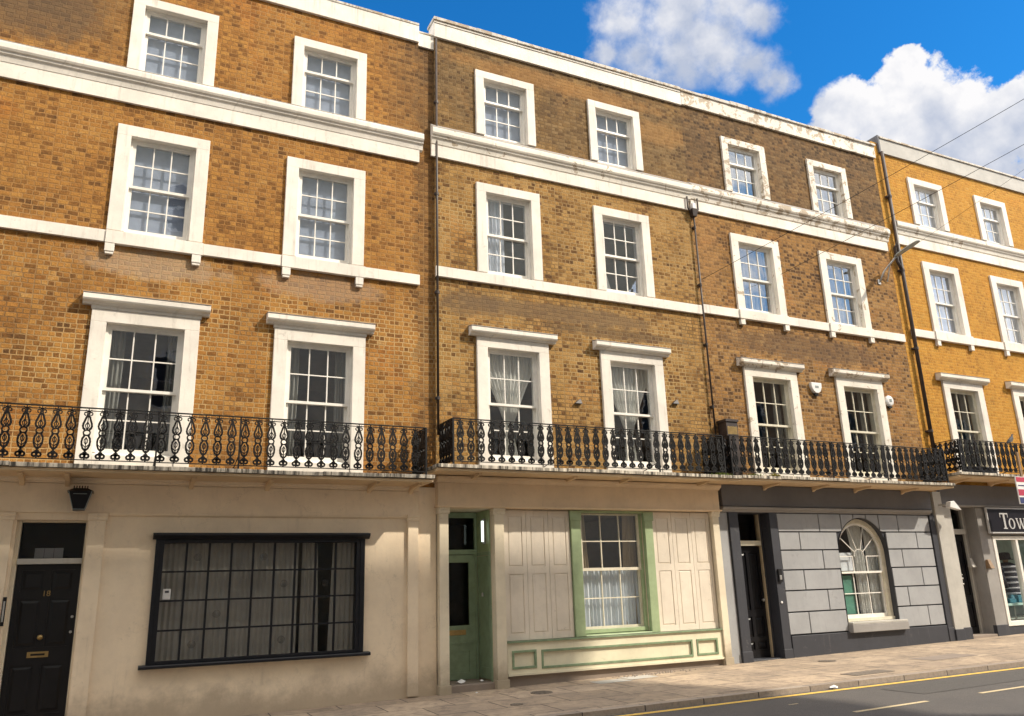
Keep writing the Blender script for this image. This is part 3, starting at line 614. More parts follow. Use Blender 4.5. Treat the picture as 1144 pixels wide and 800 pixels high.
p.mat('white paint'); p.box(4.383, 4.70, 0.01, 0.30, 11.50, 11.79); p.mat('coping'); p.box(4.383, 4.70, 0.0, 0.32, 11.791, 11.83); p.build('parapet', h1, bevel=0.006)
frz_z = (8.99, 9.23); cornice(h1, -4.7, 4.45, 9.43, 'white paint', 0.17)
p = MB().mat('white paint'); x = -4.7
for e in (c1 - .67, c1 + .69, c2 - .68, c2 + .70, 4.40):
    wide = e in (c1 + .69, c2 + .70); p.box(x + .002, e - .002, -0.075 if wide else -0.055, 0.0, 6.615 if not wide else 6.60, 6.80); x = e
for c in (c1, c2):
    for dx in (-.60, .60): p.box(c + dx - .065, c + dx + .065, -0.07, 0, 6.47, 6.60 - .002); p.box(c + dx - .055, c + dx + .055, -0.06, 0, 6.43, 6.469)
p.build('sill_band', h1, bevel=0.004)
for c in (c1, c2):
    sash_window(h1, c, 9.60, 10.82, 0.95, 0.175, (1, 2), dress='sky tinted blind')
    sash_window(h1, c, 6.82, 8.42, 0.94, 0.20, (2, 2), dress='sky tinted blind')
    sash_window(h1, c, 3.46, 5.38, 1.05, 0.205, (2, 2), 'glass', dress='drapes', sillz=-0.2, split=0.5)
    fr = MB().mat('white paint'); fr.box(c - .745, c + .745, -0.055, -0.001, 5.567, 5.64); fr.build('window_head', h1, bevel=0.003); hood(h1, c, 5.64, 0.86, 'white paint')
    sl = MB().mat('white paint'); sl.box(c - .522, c + .522, -0.03, 0.10, 3.24, 3.458); sl.build('window_sill', h1, bevel=0.004)
# ground floor
b = MB().mat('beige render')
wall_sheet(b, -4.7, 4.36, -0.4, 3.13, -0.05, [(-1.13, -0.31, -0.4, 2.57, 0.40), (0.60, 3.43, 0.68, 2.32, 0.20)])
b.box(4.362, 4.68, -0.03, 0.1, -0.4, 3.13); b.build('ground_floor_wall', h1)
f = MB().mat('beige render'); f.box(-4.7, 4.36, -0.085, -0.051, 2.665, 3.05); f.prism_x([(-0.051, 3.14), (-0.13, 3.14), (-0.12, 3.10), (-0.095, 3.085), (-0.09, 3.055), (-0.051, 3.055)], -4.7, 4.37); f.prism_x([(-0.051, 2.62), (-0.051, 2.664), (-0.105, 2.664), (-0.095, 2.64), (-0.07, 2.625)], -0.06, 4.17); f.build('fascia', h1, bevel=0.003)
def pilaster(house, x0, x1, zb, zt, y, mat, name='pilaster', foot=True, cap=True, yb=-0.051):
    b = MB().mat(mat); b.box(x0, x1, y, yb, zb + (0.13 if foot else 0), zt - (0.10 if cap else 0))
    if foot: b.box(x0 - 0.02, x1 + 0.02, y - 0.02, yb, zb - 0.3, zb + 0.13)
    if cap: b.prism_x([(yb, zt), (y - 0.035, zt), (y - 0.03, zt - 0.03), (y - 0.012, zt - 0.05), (y - 0.012, zt - 0.08), (y - 0.001, zt - 0.10), (yb, zt - 0.10)], x0 - 0.02, x1 + 0.02)
    return b.build(name, house, bevel=0.005)
pilaster(h1, -0.30, -0.09, -0.05, 2.66, -0.085, 'beige render', foot=False); pilaster(h1, -1.42, -1.17, -0.05, 2.66, -0.085, 'beige render', foot=False); pilaster(h1, 4.19, 4.36, 0.0, 2.68, -0.10, 'beige render', foot=False)
# big paned window
fr = MB().mat('black timber')
fr.box(0.60, 0.665, -0.10, 0.05, 0.68, 2.31); fr.box(3.375, 3.43, -0.10, 0.05, 0.68, 2.31); fr.box(0.665, 3.375, -0.098, 0.048, 2.262, 2.31); fr.box(0.665, 3.375, -0.098, 0.048, 0.68, 0.715)
fr.box(0.555, 0.60, -0.11, -0.051, 0.68, 2.31); fr.box(3.43, 3.50, -0.11, -0.051, 0.68, 2.31)
fr.prism_x([(-0.051, 2.31), (-0.13, 2.31), (-0.17, 2.345), (-0.19, 2.36), (-0.19, 2.39), (-0.051, 2.405)], 0.51, 3.56); fr.prism_x([(-0.051, 0.68), (-0.15, 0.675), (-0.16, 0.66), (-0.16, 0.63), (-0.051, 0.62)], 0.47, 3.60)
bw = fr.build('window', h1, bevel=0.003); bw['label'] = 'wide black timber window of many small panes'
gb = MB().mat('black timber')
cx_ = [0.665 + (3.375 - 0.665) * i / 9 for i in range(10)]; zz_ = [0.715 + (2.262 - 0.715) * i / 4 for i in range(5)]
for x in cx_[1:-1]: gb.box(x - .014, x + .014, -0.03, 0.005, 0.715, 2.262)
for z in zz_[1:-1]: gb.box(0.665, 3.375, -0.027, 0.002, z - .012, z + .012)
gb.build('glazing_bars', bw)
gp = MB().mat('glass dull')
for i in range(9):
    for j in range(4):
        t1, t2 = random.uniform(-.004, .004), random.uniform(-.004, .004); gp.face([(cx_[i] + .012, -0.01 - t1, zz_[j] + .01), (cx_[i + 1] - .012, -0.01 + t1, zz_[j] + .01), (cx_[i + 1] - .012, -0.01 + t2, zz_[j + 1] - .01), (cx_[i] + .012, -0.01 - t2, zz_[j + 1] - .01)])
for (i, j) in ((1, 3), (4, 3), (5, 2), (7, 2), (2, 1), (1, 0), (5, 0)):
    c = ((cx_[i] + cx_[i + 1]) / 2, -0.012, (zz_[j] + zz_[j + 1]) / 2)
    gp.lathe(c, [(0.055, 0.0), (0.05, 0.008), (0.04, 0.006), (0.028, 0.010), (0.020, 0.022), (0.010, 0.026)], 16, 'y')
gp.build('glass_pane', bw, smooth=False)
nc = MB().mat('net grey'); fold_surface(nc, lambda z: 0.62, lambda z: 2.55, 0.70, 2.28, 0.13, 26, 0.014, 6); fold_surface(nc, lambda z: 2.60, lambda z: 2.9 - 0.03 * z, 0.70, 2.28, 0.13, 4, 0.02, 6); fold_surface(nc, lambda z: 3.0 + 0.03 * z, lambda z: 3.42, 0.70, 2.28, 0.14, 5, 0.016, 6); nc.build('net_curtain', bw, smooth=True)
st = MB().mat('plastic white').box(0.70, 0.80, -0.018, -0.013, 1.51, 1.65).mat('paper marks').box(0.725, 0.775, -0.0195, -0.0185, 1.595, 1.625); tag(st.build('window_sticker'), 'small white alarm sticker on a pane of the wide black window', 'sticker')
# door
def number(txt, size, loc, parent, matn='brass', name='door_number'):
    cu = bpy.data.curves.new(name, 'FONT'); cu.body = txt; cu.size = size; cu.extrude = 0.004; cu.align_x = 'CENTER'
    t = bpy.data.objects.new('t', cu); COL.objects.link(t); bpy.context.view_layer.update()
    me = bpy.data.meshes.new_from_object(t); bpy.data.objects.remove(t); me.materials.clear(); me.materials.append(MATS[matn])
    o = bpy.data.objects.new(name, me); COL.objects.link(o); o.parent = parent; o.location = loc; o.rotation_euler = (R(90), 0, 0); return o
d = MB().mat('black gloss'); x0, x1 = -1.075, -0.335; zt = 2.0
pn = []
for a, c in ((-1.01, -0.745), (-0.665, -0.40)): pn += [(a, c, 1.66, 1.93), (a, c, 0.97, 1.57), (a, c, 0.17, 0.76)]
panelled(d, x0, x1, 0.03, zt - 0.005, 0.10, pn, 0.018, 0.025)
dr = d.build('door', h1); dr['label'] = 'black six-panelled front door with brass letterbox'
lb = MB().mat('brass'); lb.box(-0.84, -0.60, 0.085, 0.10, 0.845, 0.915); lb.mat('black gloss').box(-0.80, -0.64, 0.082, 0.0845, 0.868, 0.892); lb.build('letterbox', dr, bevel=0.003)
kn = MB().mat('brass'); kn.lathe((-0.715, 0.10, 1.09), [(0.03, 0), (0.032, 0.01), (0.018, 0.02), (0.02, 0.035), (0.035, 0.05), (0.028, 0.07), (0.005, 0.075)], 14, 'y'); kn.build('knob', dr, smooth=True)
lk = MB().mat('steel'); [lk.lathe((-0.375, 0.10, z), [(0.018, 0), (0.018, 0.012), (0.004, 0.014)], 10, 'y') for z in (1.14, 1.33)]; lk.build('lock', dr)
number('18', 0.10, (-0.705, 0.098, 1.60), dr)
df = MB().mat('cream paint'); df.box(-1.13, -1.08, 0.03, 0.16, -0.3, 2.57); df.box(-0.33, -0.311, 0.03, 0.16, -0.3, 2.57); df.mat('pale grey paint').box(-1.079, -0.331, 0.0, 0.16, 2.005, 2.075); df.mat('cream paint').box(-1.079, -0.331, 0.032, 0.158, 2.545, 2.569); df.build('door_frame', h1, bevel=0.003)
fl = MB().mat('glass indoor dark'); fl.face([(-1.08, 0.12, 2.075), (-0.33, 0.12, 2.075), (-0.33, 0.12, 2.545), (-1.08, 0.12, 2.545)]); fl.build('fanlight', h1); MB().mat('black timber').box(-1.125, -0.315, .33, .36, -.3, 2.568).build('hall_dark_panel', h1)  # black panel added behind the fanlight, standing in for the unlit hall
ds = MB().mat('step stone'); ds.box(-1.125, -0.315, -0.10, 0.16, -0.4, 0.02); ds.build('doorstep', h1, bevel=0.01)
pa = MB().mat('paper')
for k in range(3): pa.box(-0.90 + k * .112, -0.792 + k * .112, 0.136, 0.139, 2.085, 2.215)
tag(pa.build('paper_notice'), 'three white paper sheets leaning behind the fanlight of the black numbered door', 'notice')
kb = MB().mat('black iron').box(-1.165, -1.125, -0.12, -0.0865, 1.25, 1.60); kb.mat('steel').box(-1.155, -1.135, -0.1225, -0.1202, 1.30, 1.55); tag(kb.build('intercom_panel', bevel=0.003), 'slim dark intercom panel on the pilaster left of the black numbered door', 'intercom')
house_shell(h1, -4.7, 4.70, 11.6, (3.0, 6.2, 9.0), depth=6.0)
balcony(h1, -4.7, 4.40, 3.225, -0.75, posts=(0.43, 1.50, -2.6), right_ret=True, rx1=4.28, rx0=-4.65, first=0.065, brackets=(-3.2, -2.2, -1.13, -0.6, 0.95, 2.0, 3.55, 4.23))
# lantern over the door
ln = empty('wall_lantern', (-0.43, -0.09, 2.82)); tag(ln, 'black tapering wall lantern with pale edges above the black numbered door', 'lantern')
q = MB().mat('black gloss'); a, c = 0.135, 0.07
q.hexa([(-c, -0.21, -0.14), (c, -0.21, -0.14), (c, -0.07, -0.14), (-c, -0.07, -0.14), (-a, -0.275, 0.10), (a, -0.275, 0.10), (a, -0.005, 0.10), (-a, -0.005, 0.10)])
q.hexa([(-a - .02, -0.295, 0.10), (a + .02, -0.295, 0.10), (a + .02, 0.0, 0.10), (-a - .02, 0.0, 0.10), (-.08, -0.22, 0.145), (.08, -0.22, 0.145), (.08, -0.06, 0.145), (-.08, -0.06, 0.145)]); q.build('body', ln)
q = MB().mat('lantern grey')
for s_ in (-1, 1): q.bar((s_ * c, -0.212, -0.13), (s_ * a, -0.277, 0.098), 0.008, 0.006)
q.bar((-c, -0.212, -0.13), (c, -0.212, -0.13), 0.008, 0.006); q.bar((-.08, -0.268, 0.065), (.08, -0.268, 0.065), 0.006, 0.004); q.build('frame', ln)
q = MB().mat('black iron'); [q.box(-.08 + .032 * k - .006, -.08 + .032 * k + .006, -0.225, -0.215, 0.14, 0.175) for k in range(6)]; q.box(-.03, .03, -0.08, 0.04, 0.02, 0.06); q.build('bracket', ln)

# ================================================================== HOUSE 2 : brown brick, cream shopfront
h2 = empty('terraced_house', (4.7, 0, 0)); h2.location = (0, 0, 0); tag(h2, 'brown brick house with cream panelled shopfront and green framed window', 'house', 'houses of the terrace')
c1, c2 = 6.175, 8.72
W2 = [(c, *q) for c in (c1, c2) for q in ((9.87, 11.12, 0.93), (7.04, 8.66, 0.94), (3.63, 5.62, 1.02))]
b = MB().mat('brick brown'); wall_sheet(b, 4.70, 10.53, 3.2, 11.85, 0.0, holes_for(W2)); b.face([(4.70, 0, 3.2), (4.70, 0, 11.85), (4.70, 7, 11.85), (4.70, 7, 3.2)]); b.build('brick_wall', h2)
p = MB().mat('white paint'); p.box(4.69, 10.55, -0.045, 0.27, 11.77, 12.13); p.mat('coping'); x = 4.67
while x < 10.5: e = min(x + .9, 10.53); p.box(x, e - .004, -0.085, 0.30, 12.131, 12.20 + random.uniform(-.008, .012)); x = e
p.mat('white paint').box(4.68, 10.53, -0.06, -0.046, 12.08, 12.128); p.build('parapet', h2, bevel=0.006)
frz_z = (9.18, 9.42); cornice(h2, 4.62, 10.53, 9.63, 'white paint worn', 0.22, 'white paint')
p = MB().mat('white paint'); p.box(4.70, 10.55, -0.06, 0, 6.83, 7.02); p.build('sill_band', h2, bevel=0.004)
for i, c in enumerate((c1, c2)):
    sash_window(h2, c, 9.87, 11.12, 0.93, 0.175, (1, 2), dress='sky tinted blind')
    sash_window(h2, c, 7.04, 8.66, 0.94, 0.195, (2, 2), dress=('net half', 'net slant')[i])
    sash_window(h2, c, 3.63, 5.62, 1.02, 0.205, (2, 2), 'glass', dress='net tied', sillz=-0.24)
    fr = MB().mat('white paint'); fr.box(c - .725, c + .725, -0.055, -0.001, 5.807, 5.85); fr.build('window_head', h2, bevel=0.003); hood(h2, c, 5.83, 0.855, 'white paint')
    sl = MB().mat('white paint'); sl.box(c - .505, c + .505, -0.03, 0.10, 3.42, 3.628); sl.build('window_sill', h2, bevel=0.004)
# timber frontage
b = MB().mat('cream paint'); wall_sheet(b, 4.69, 10.40, -0.4, 3.3, 0.0, [(4.86, 5.66, -0.4, 2.80, 0.62), (7.345, 8.68, 0.72, 2.79, 0.14)]); b.build('shopfront_wall', h2)
b = MB().mat('fascia cream'); b.box(4.67, 10.38, -0.17, -0.001, 2.835, 3.20); b.prism_x([(-0.001, 2.80), (-0.19, 2.80), (-0.205, 2.815), (-0.205, 2.834), (-0.001, 2.834)], 4.65, 10.41)
b.prism_x([(-0.001, 3.201), (-0.18, 3.201), (-0.20, 3.23), (-0.24, 3.25), (-0.25, 3.275), (-0.25, 3.30), (-0.001, 3.305)], 4.64, 10.41); b.box(7.9, 7.904, -0.172, -0.169, 2.84, 3.195); b.build('fascia', h2, bevel=0.003)
pilaster(h2, 4.70, 4.855, gz(4.8), 2.80, -0.14, 'cream paint', yb=-0.001); pilaster(h2, 5.665, 5.84, gz(5.7), 2.80, -0.14, 'cream paint', yb=-0.001); pilaster(h2, 10.21, 10.36, gz(10.3), 2.80, -0.14, 'cream paint', yb=-0.001)
def shutters(x0, x1, n, hh):
    w = (x1 - x0) / n
    for i in range(n):
        a, c = x0 + i * w + .003, x0 + (i + 1) * w - .003; s = MB().mat('shutter paint')
        panelled(s, a, c, 0.70, 2.78, -0.05, [(a + .075, c - .075, 0.80, 1.74), (a + .075, c - .075, 1.86, 2.68)], 0.012, 0.012); s.build('shutter', h2)
shutters(5.87, 7.14, 3, 0); shutters(8.87, 10.19, 3, 0)
f = MB().mat('green paint'); f.box(7.15, 7.34, -0.09, -0.001, 0.70, 2.79); f.box(8.69, 8.86, -0.09, -0.001, 0.70, 2.79); f.box(7.13, 7.36, -0.10, -0.091, 2.62, 2.785); f.box(8.67, 8.88, -0.10, -0.091, 2.62, 2.785)
f.box(7.34, 8.69, -0.07, -0.001, 2.755, 2.795); f.prism_x([(0.13, 0.73), (-0.09, 0.715), (-0.10, 0.70), (-0.001, 0.70), (0.13, 0.70)], 7.341, 8.689); f.box(7.345, 8.68, 0.0, 0.06, 0.735, 0.80)
f.box(8.635, 8.679, 0.01, 0.13, 0.80, 2.75); f.box(7.346, 7.385, 0.01, 0.13, 0.80, 2.75); gw = f.build('window', h2, bevel=0.004); gw['label'] = 'green framed sash window'
u = MB().mat('sash cream'); sash_mesh(u, 7.386, 8.634, 1.765, 2.752, 0.03, 3, 2, bot=0.05, top=0.03); u.build('upper_sash', gw)
l = MB().mat('sash cream'); sash_mesh(l, 7.386, 8.634, 0.80, 1.812, 0.075, 3, 2, bot=0.04, top=0.045); l.build('lower_sash', gw)
gg = MB().mat('glass'); gg.face([(7.4, .05, 1.77), (8.63, .05, 1.77), (8.63, .05, 2.74), (7.4, .05, 2.74)]); gg.face([(7.4, .095, .82), (8.63, .095, .82), (8.63, .095, 1.8), (7.4, .095, 1.8)]); gg.build('glass_pane', gw)
cc = MB().mat('net blue'); fold_surface(cc, lambda z: 7.38, lambda z: 8.64, 0.78, 1.79, 0.20, 17, 0.020); cc.tube([(7.36, .18, 1.80), (8.66, .18, 1.80)], 0.008, 6); cc.build('cafe_curtain', gw, smooth=True)
cc = MB().mat('curtain beige'); fold_surface(cc, lambda z: 7.36, lambda z: 7.60 + 0.06 * (2.8 - z), 0.8, 2.78, 0.24, 5, 0.022); fold_surface(cc, lambda z: 8.42 - 0.05 * (2.8 - z), lambda z: 8.68, 0.8, 2.78, 0.24, 5, 0.022); cc.build('curtain', gw, smooth=True)
b = MB().mat('dado cream')
pn = [(5.94, 6.38, 0.27, 0.55), (6.47, 9.52, 0.25, 0.54), (9.61, 10.09, 0.26, 0.54)]
wall_sheet(b, 5.86, 10.20, 0.17, 0.665, -0.10, [(*q, 0.025) for q in pn])
for (a, c, e, f_) in pn: b.face([(a, -0.075, e), (c, -0.075, e), (c, -0.075, f_), (a, -0.075, f_)])
b.face([(5.86, -0.10, 0.17), (10.2, -0.10, 0.17), (10.2, -0.001, 0.17), (5.86, -0.001, 0.17)]); b.box(5.862, 10.198, -0.12, -0.10, 0.17, 0.205)
da = b.build('dado', h2, bevel=0.0)
t_ = MB().mat('green trim paint')
for (a, c, e, f_) in pn:
    w_ = 0.035; t_.box(a, c, -0.112, -0.076, f_ - w_, f_); t_.box(a, c, -0.112, -0.076, e, e + w_); t_.box(a, a + w_, -0.111, -0.076, e + w_, f_ - w_); t_.box(c - w_, c, -0.111, -0.076, e + w_, f_ - w_)
t_.box(5.845, 10.20, -0.13, -0.001, 0.666, 0.692); t_.build('trim', da, bevel=0.003)
pl_ = MB().mat('step stone'); pl_.box(5.86, 10.2, -0.055, -0.002, -0.4, 0.168); pl_.build('plinth', h2)
# recessed entrance with glazed green door
r = MB().mat('cream paint'); r.face([(4.861, 0, -0.3), (4.861, 0.62, -0.3), (4.861, 0.62, 2.79), (4.861, 0, 2.79)])
r.mat('green paint'); r.box(5.645, 5.659, 0.02, 0.60, 2.12, 2.79); r.mat('green dark paint').box(5.64, 5.659, 0.02, 0.60, 2.06, 2.115); r.box(5.64, 5.659, 0.02, 0.06, 0.10, 2.06); r.build('porch_lining', h2)
d = MB().mat('green dark paint'); x0, x1, y = 4.90, 5.60, 0.56
wall_sheet(d, x0, x1, 0.11, 2.08, y, [(x0 + .11, x1 - .11, 0.95, 1.96, 0.04), (x0 + .12, x1 - .12, 0.22, 0.55, 0.012)]); d.face([(x0 + .12, y + .012, .22), (x1 - .12, y + .012, .22), (x1 - .12, y + .012, .55), (x0 + .12, y + .012, .55)]); d.box(x0 + .05, x1 - .05, y - .012, y, 0.66, 0.685)
gd_ = d.build('door', h2); gd_['label'] = 'green glazed shop door with brass letterbox'
q = MB().mat('glass indoor dark'); q.face([(x0 + .1, y + .02, .94), (x1 - .1, y + .02, .94), (x1 - .1, y + .02, 1.97), (x0 + .1, y + .02, 1.97)]); q.build('glass_pane', gd_)
q = MB().mat('brass'); q.box(5.12, 5.42, y - .012, y, 0.80, 0.88); q.build('letterbox', gd_, bevel=0.003)
q = MB().mat('green dark paint'); q.box(4.862, 4.90, .54, .62, .1, 2.79); q.box(5.60, 5.639, .54, .62, .1, 2.79); q.box(4.90, 5.60, .542, .618, 2.09, 2.17); q.box(4.90, 5.60, .542, .618, 2.70, 2.79); q.build('door_frame', h2)
q = MB().mat('glass indoor dark'); q.face([(4.9, .58, 2.17), (5.6, .58, 2.17), (5.6, .58, 2.70), (4.9, .58, 2.70)]); q.build('fanlight', h2)
q = MB().mat('green dark paint'); q.box(5.648, 5.658, 0.07, 0.53, 0.13, 2.05); q.box(5.640, 5.648, 0.07, 0.13, 0.13, 2.05); q.box(5.640, 5.648, 0.47, 0.53, 0.13, 2.05); q.box(5.640, 5.648, 0.13, 0.47, 1.98, 2.05); q.box(5.640, 5.648, 0.13, 0.47, 0.13, 0.30)
sd = q.build('door', h2); sd['label'] = 'plain green side door in the porch'
q = MB().mat('steel'); q.lathe((5.62, 0.30, 1.43), [(0.02, -.03), (0.02, 0.03)], 8); q.build('knocker', sd)
q = MB().mat('step stone'); q.box(4.862, 5.662, -0.06, 0.64, -0.4, 0.10); q.build('doorstep', h2, bevel=0.012)
wl = MB().mat('steel').box(5.610, 5.642, 0.17, 0.235, 2.24, 2.66); wlr = wl.build('wall_light'); tag(wlr, 'lit upright tube light inside the green door porch', 'light')
MB().mat('lamp lit').tube([(5.60, 0.20, 2.28), (5.60, 0.20, 2.62)], 0.022, 10).build('tube', wlr, smooth=True)
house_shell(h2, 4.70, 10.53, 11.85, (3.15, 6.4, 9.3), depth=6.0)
balcony(h2, 4.44, 10.50, 3.415, -0.74, posts=(6.62, 8.70), left_ret=True, right_ret=True, rx0=4.74, rx1=10.18, first=0.12, brackets=(5.25, 7.03, 8.13, 9.85))

# ================================================================== HOUSE 3 : dark brick, grey rusticated ground floor
h3 = empty('terraced_house'); tag(h3, 'dark brown brick house with grey block ground floor and round-headed window', 'house', 'houses of the terrace')
c1, c2 = 12.22, 14.83
W3 = [(c, *q) for c in (c1, c2) for q in ((9.87, 11.08, 0.93), (7.07, 8.66, 0.97), (3.63, 5.61, 1.04))]
b = MB().mat('brick dark'); wall_sheet(b, 10.53, 16.62, 3.2, 11.85, 0.0, holes_for(W3)); b.face([(16.62, 0, 3.2), (16.62, 0, 11.85), (16.62, 7, 11.85), (16.62, 7, 3.2)]); b.build('brick_wall', h3)
p = MB().mat('white paint peeling'); p.box(10.552, 16.66, -0.05, 0.27, 11.79, 12.12); x = 10.53
p.mat('coping')
while x < 16.6: e = min(x + random.uniform(.5, .8), 16.68); p.box(x, e - .004, -0.075 - random.uniform(0, .02), 0.30, 12.121, 12.19 + random.uniform(-.02, .03)); x = e
p.build('parapet', h3, bevel=0.008)
frz_z = (9.20, 9.43); cornice(h3, 10.534, 16.60, 9.65, 'white paint peeling', 0.22, 'white paint')
rb = MB(); x = 99
while x < 16.3:                                             # patched, crumbling upper edge of the cornice
    w_ = random.uniform(.2, .6); rb.box(x, min(x + w_, 16.5), -0.265 + random.uniform(0, .03), -0.1, 9.69, 9.715 + random.uniform(0, .035)); x += w_ + random.uniform(0.0, .3)

p = MB().mat('white paint'); x = 10.551
for e in (c1 - .69, c1 + .69, c2 - .69, c2 + .69, 16.60):
    wide = e in (c1 + .69, c2 + .69); p.mat('white paint worn' if wide else 'white paint'); p.box(x + .002, e - .002, -0.085 if wide else -0.055, 0.0, 6.87 if not wide else 6.86, 7.06); x = e
p.mat('white paint worn')
for c in (c1, c2):
    for dx in (-.62, .62): p.box(c + dx - .06, c + dx + .06, -0.075, 0, 6.73, 6.858)
p.build('sill_band', h3, bevel=0.006)
for i, c in enumerate((c1, c2)):
    sash_window(h3, c, 9.87, 11.08, 0.93, 0.175, (1, 2), dress='nets grey', paint='white paint peeling')
    sash_window(h3, c, 7.07, 8.66, 0.97, 0.20, (2, 2), dress='nets grey', paint='white paint worn')
    sash_window(h3, c, 3.63, 5.61, 1.04, 0.205, (2, 2), 'glass', dress='drapes', sillz=-0.24, paint='white paint worn', sashm='sash cream')
    fr = MB().mat('white paint worn'); fr.box(c - .725, c + .725, -0.055, -0.001, 5.797, 5.85); fr.build('window_head', h3, bevel=0.003); hood(h3, c, 5.83, 0.875, 'white paint peeling')
    sl = MB().mat('white paint worn'); sl.box(c - .515, c + .515, -0.03, 0.10, 3.42, 3.628); sl.build('window_sill', h3, bevel=0.004)
# ground floor with arched opening
AX, AZ, AR = 14.155, 1.985, 0.725
b = MB().mat('dark grey paint')
wall_sheet(b, 10.64, 16.47, -0.4, 3.33, -0.05, [(10.87, 11.65, -0.4, 2.79, 0.42), (AX - AR, AX + AR, 0.62, 2.78, 0.0)])
N = 28; arcp = [(AX - AR * math.cos(math.pi * i / N), AZ + AR * math.sin(math.pi * i / N)) for i in range(N + 1)]
for (xa, za), (xb, zb) in zip(arcp, arcp[1:]):
    b.face([(xa, -0.05, za), (xb, -0.05, zb), (xb, -0.05, 2.78), (xa, -0.05, 2.78)]); b.face([(xa, -0.085, za), (xb, -0.085, zb), (xb, 0.19, zb), (xa, 0.19, za)])
for x in (AX - AR, AX + AR): b.face([(x, -0.085, 0.62), (x, -0.085, AZ), (x, 0.19, AZ), (x, 0.19, 0.62)])
b.build('ground_floor_wall', h3)
bl = MB().mat('light grey paint')
cz = [0.49, 0.905, 1.305, 1.695, 2.075, 2.43, 2.80]; g_ = 0.013; y0, y1 = -0.085, -0.0505
def block(xa, xb, za, zb):
    za += g_; zb -= g_; xa += g_; xb -= g_
    if zb <= AZ or xb < AX - AR - .001 or xa > AX + AR + .001: bl.box(xa, xb, y0, y1, za, zb); return
    arc = lambda z: math.sqrt(max(0, (AR + .012) ** 2 - max(0, z - AZ) ** 2))
    if zb < 2.44:
        zs = [za + (zb - za) * i / 6 for i in range(7)]
        if xa < AX - AR: pts = [(xa, za)] + [(AX - arc(z), z) for z in zs] + [(xa, zb)]
        else: pts = [(xb, zb)] + [(AX + arc(z), z) for z in zs[::-1]] + [(xb, za)]
        bl.prism_y(pts, y0, y1); return
    xs = [xa + (xb - xa) * i / 8 for i in range(9)]
    low = [(x, max(za, AZ + math.sqrt(max(0, (AR + .012) ** 2 - (x - AX) ** 2)))) for x in xs]
    bl.prism_y(low + [(xb, zb), (xa, zb)], y0, y1)
Lx, Rx = (12.405, 12.98), (15.81, 15.285)
for i in range(5):
    j = Lx[i % 2]; block(11.86, j, cz[i], cz[i + 1]); block(j, AX - AR - g_ if cz[i + 1] < AZ else AX - AR + .01, cz[i], cz[i + 1])
    j = Rx[i % 2]; block(AX + AR + g_ if cz[i + 1] < AZ else AX + AR - .01, j, cz[i], cz[i + 1]); block(j, 16.29, cz[i], cz[i + 1])
for a, c in ((11.86, 12.98), (12.98, 13.60), (13.60, 13.97), (13.97, 14.34), (14.34, 14.71), (14.71, 15.285), (15.285, 16.29)): block(a, c, cz[5], cz[6])
bl.build('stone_blocks', h3, bevel=0.004)
pl_ = MB().mat('dark grey paint'); pl_.box(11.87, 16.28, -0.11, -0.051, -0.4, 0.475); pl_.build('plinth', h3, bevel=0.006)
b = MB().mat('fascia grey'); b.box(10.50, 16.40, -0.13, -0.051, 2.915, 3.32); b.mat('mid grey paint'); b.prism_x([(-0.051, 2.805), (-0.10, 2.805), (-0.11, 2.835), (-0.15, 2.85), (-0.165, 2.875), (-0.165, 2.90), (-0.051, 2.912)], 10.48, 16.36); b.build('fascia', h3, bevel=0.003)
def pier(house, x0, x1, y, z0, z1, mat, foot=None, name='pilaster'):
    b = MB().mat(mat); b.box(x0, x1, y, 0.0, z0, z1)
    if foot: b.mat('dark grey paint').box(x0 - .012, x1 + .012, y - .015, 0.0, z0, foot)
    return b.build(name, house, bevel=0.006)
pier(h3, 10.395, 10.635, -0.06, -0.4, 2.80, 'light grey paint', None); pier(h3, 10.645, 10.865, -0.10, -0.4, 2.80, 'dark grey paint', 0.26)
pier(h3, 11.655, 11.85, -0.10, -0.4, 2.80, 'dark grey paint', 0.25); pier(h3, 16.30, 16.465, -0.11, -0.4, 2.80, 'dark grey paint', 0.42); pier(h3, 16.485, 16.75, -0.14, -0.4, 3.32, 'pale grey paint', 0.38)
# round-headed window
y_ = 0.12
def archframe(b, r0, r1, z0, y0, y1, n=24):
    A = [(AX - r0 * math.cos(math.pi * i / n), AZ + r0 * math.sin(math.pi * i / n)) for i in range(n + 1)]; B = [(AX - r1 * math.cos(math.pi * i / n), AZ + r1 * math.sin(math.pi * i / n)) for i in range(n + 1)]
    for i in range(n): b.hexa([(A[i][0], y0, A[i][1]), (A[i + 1][0], y0, A[i + 1][1]), (A[i + 1][0], y1, A[i + 1][1]), (A[i][0], y1, A[i][1]), (B[i][0], y0, B[i][1]), (B[i + 1][0], y0, B[i + 1][1]), (B[i + 1][0], y1, B[i + 1][1]), (B[i][0], y1, B[i][1])])
    b.box(AX - r1, AX - r0, y0, y1, z0, AZ); b.box(AX + r0, AX + r1, y0, y1, z0, AZ)
f = MB().mat('sash cream'); archframe(f, 0.635, 0.722, 0.72, 0.03, 0.15); f.box(AX - .72, AX + .72, 0.0, 0.15, 0.66, 0.72); aw = f.build('window', h3); aw['label'] = 'round-headed sash window with fanned glazing bars'
s_ = MB().mat('mid grey paint').box(AX - .74, AX + .86, -0.20, 0.03, 0.46, 0.61).mat('pale grey paint').box(AX - .73, AX + .85, -0.195, 0.03, 0.611, 0.655); s_.build('sill', aw, bevel=0.008)
s_ = MB().mat('sash white'); ti = 1.62
archframe(s_, 0.595, 0.635, ti, 0.05, 0.09); s_.box(AX - .595, AX + .595, 0.048, 0.092, ti - .02, ti + .02)
for x in (AX - .2, AX + .2): s_.box(x - .009, x + .009, 0.058, 0.082, ti + .02, AZ - .04)
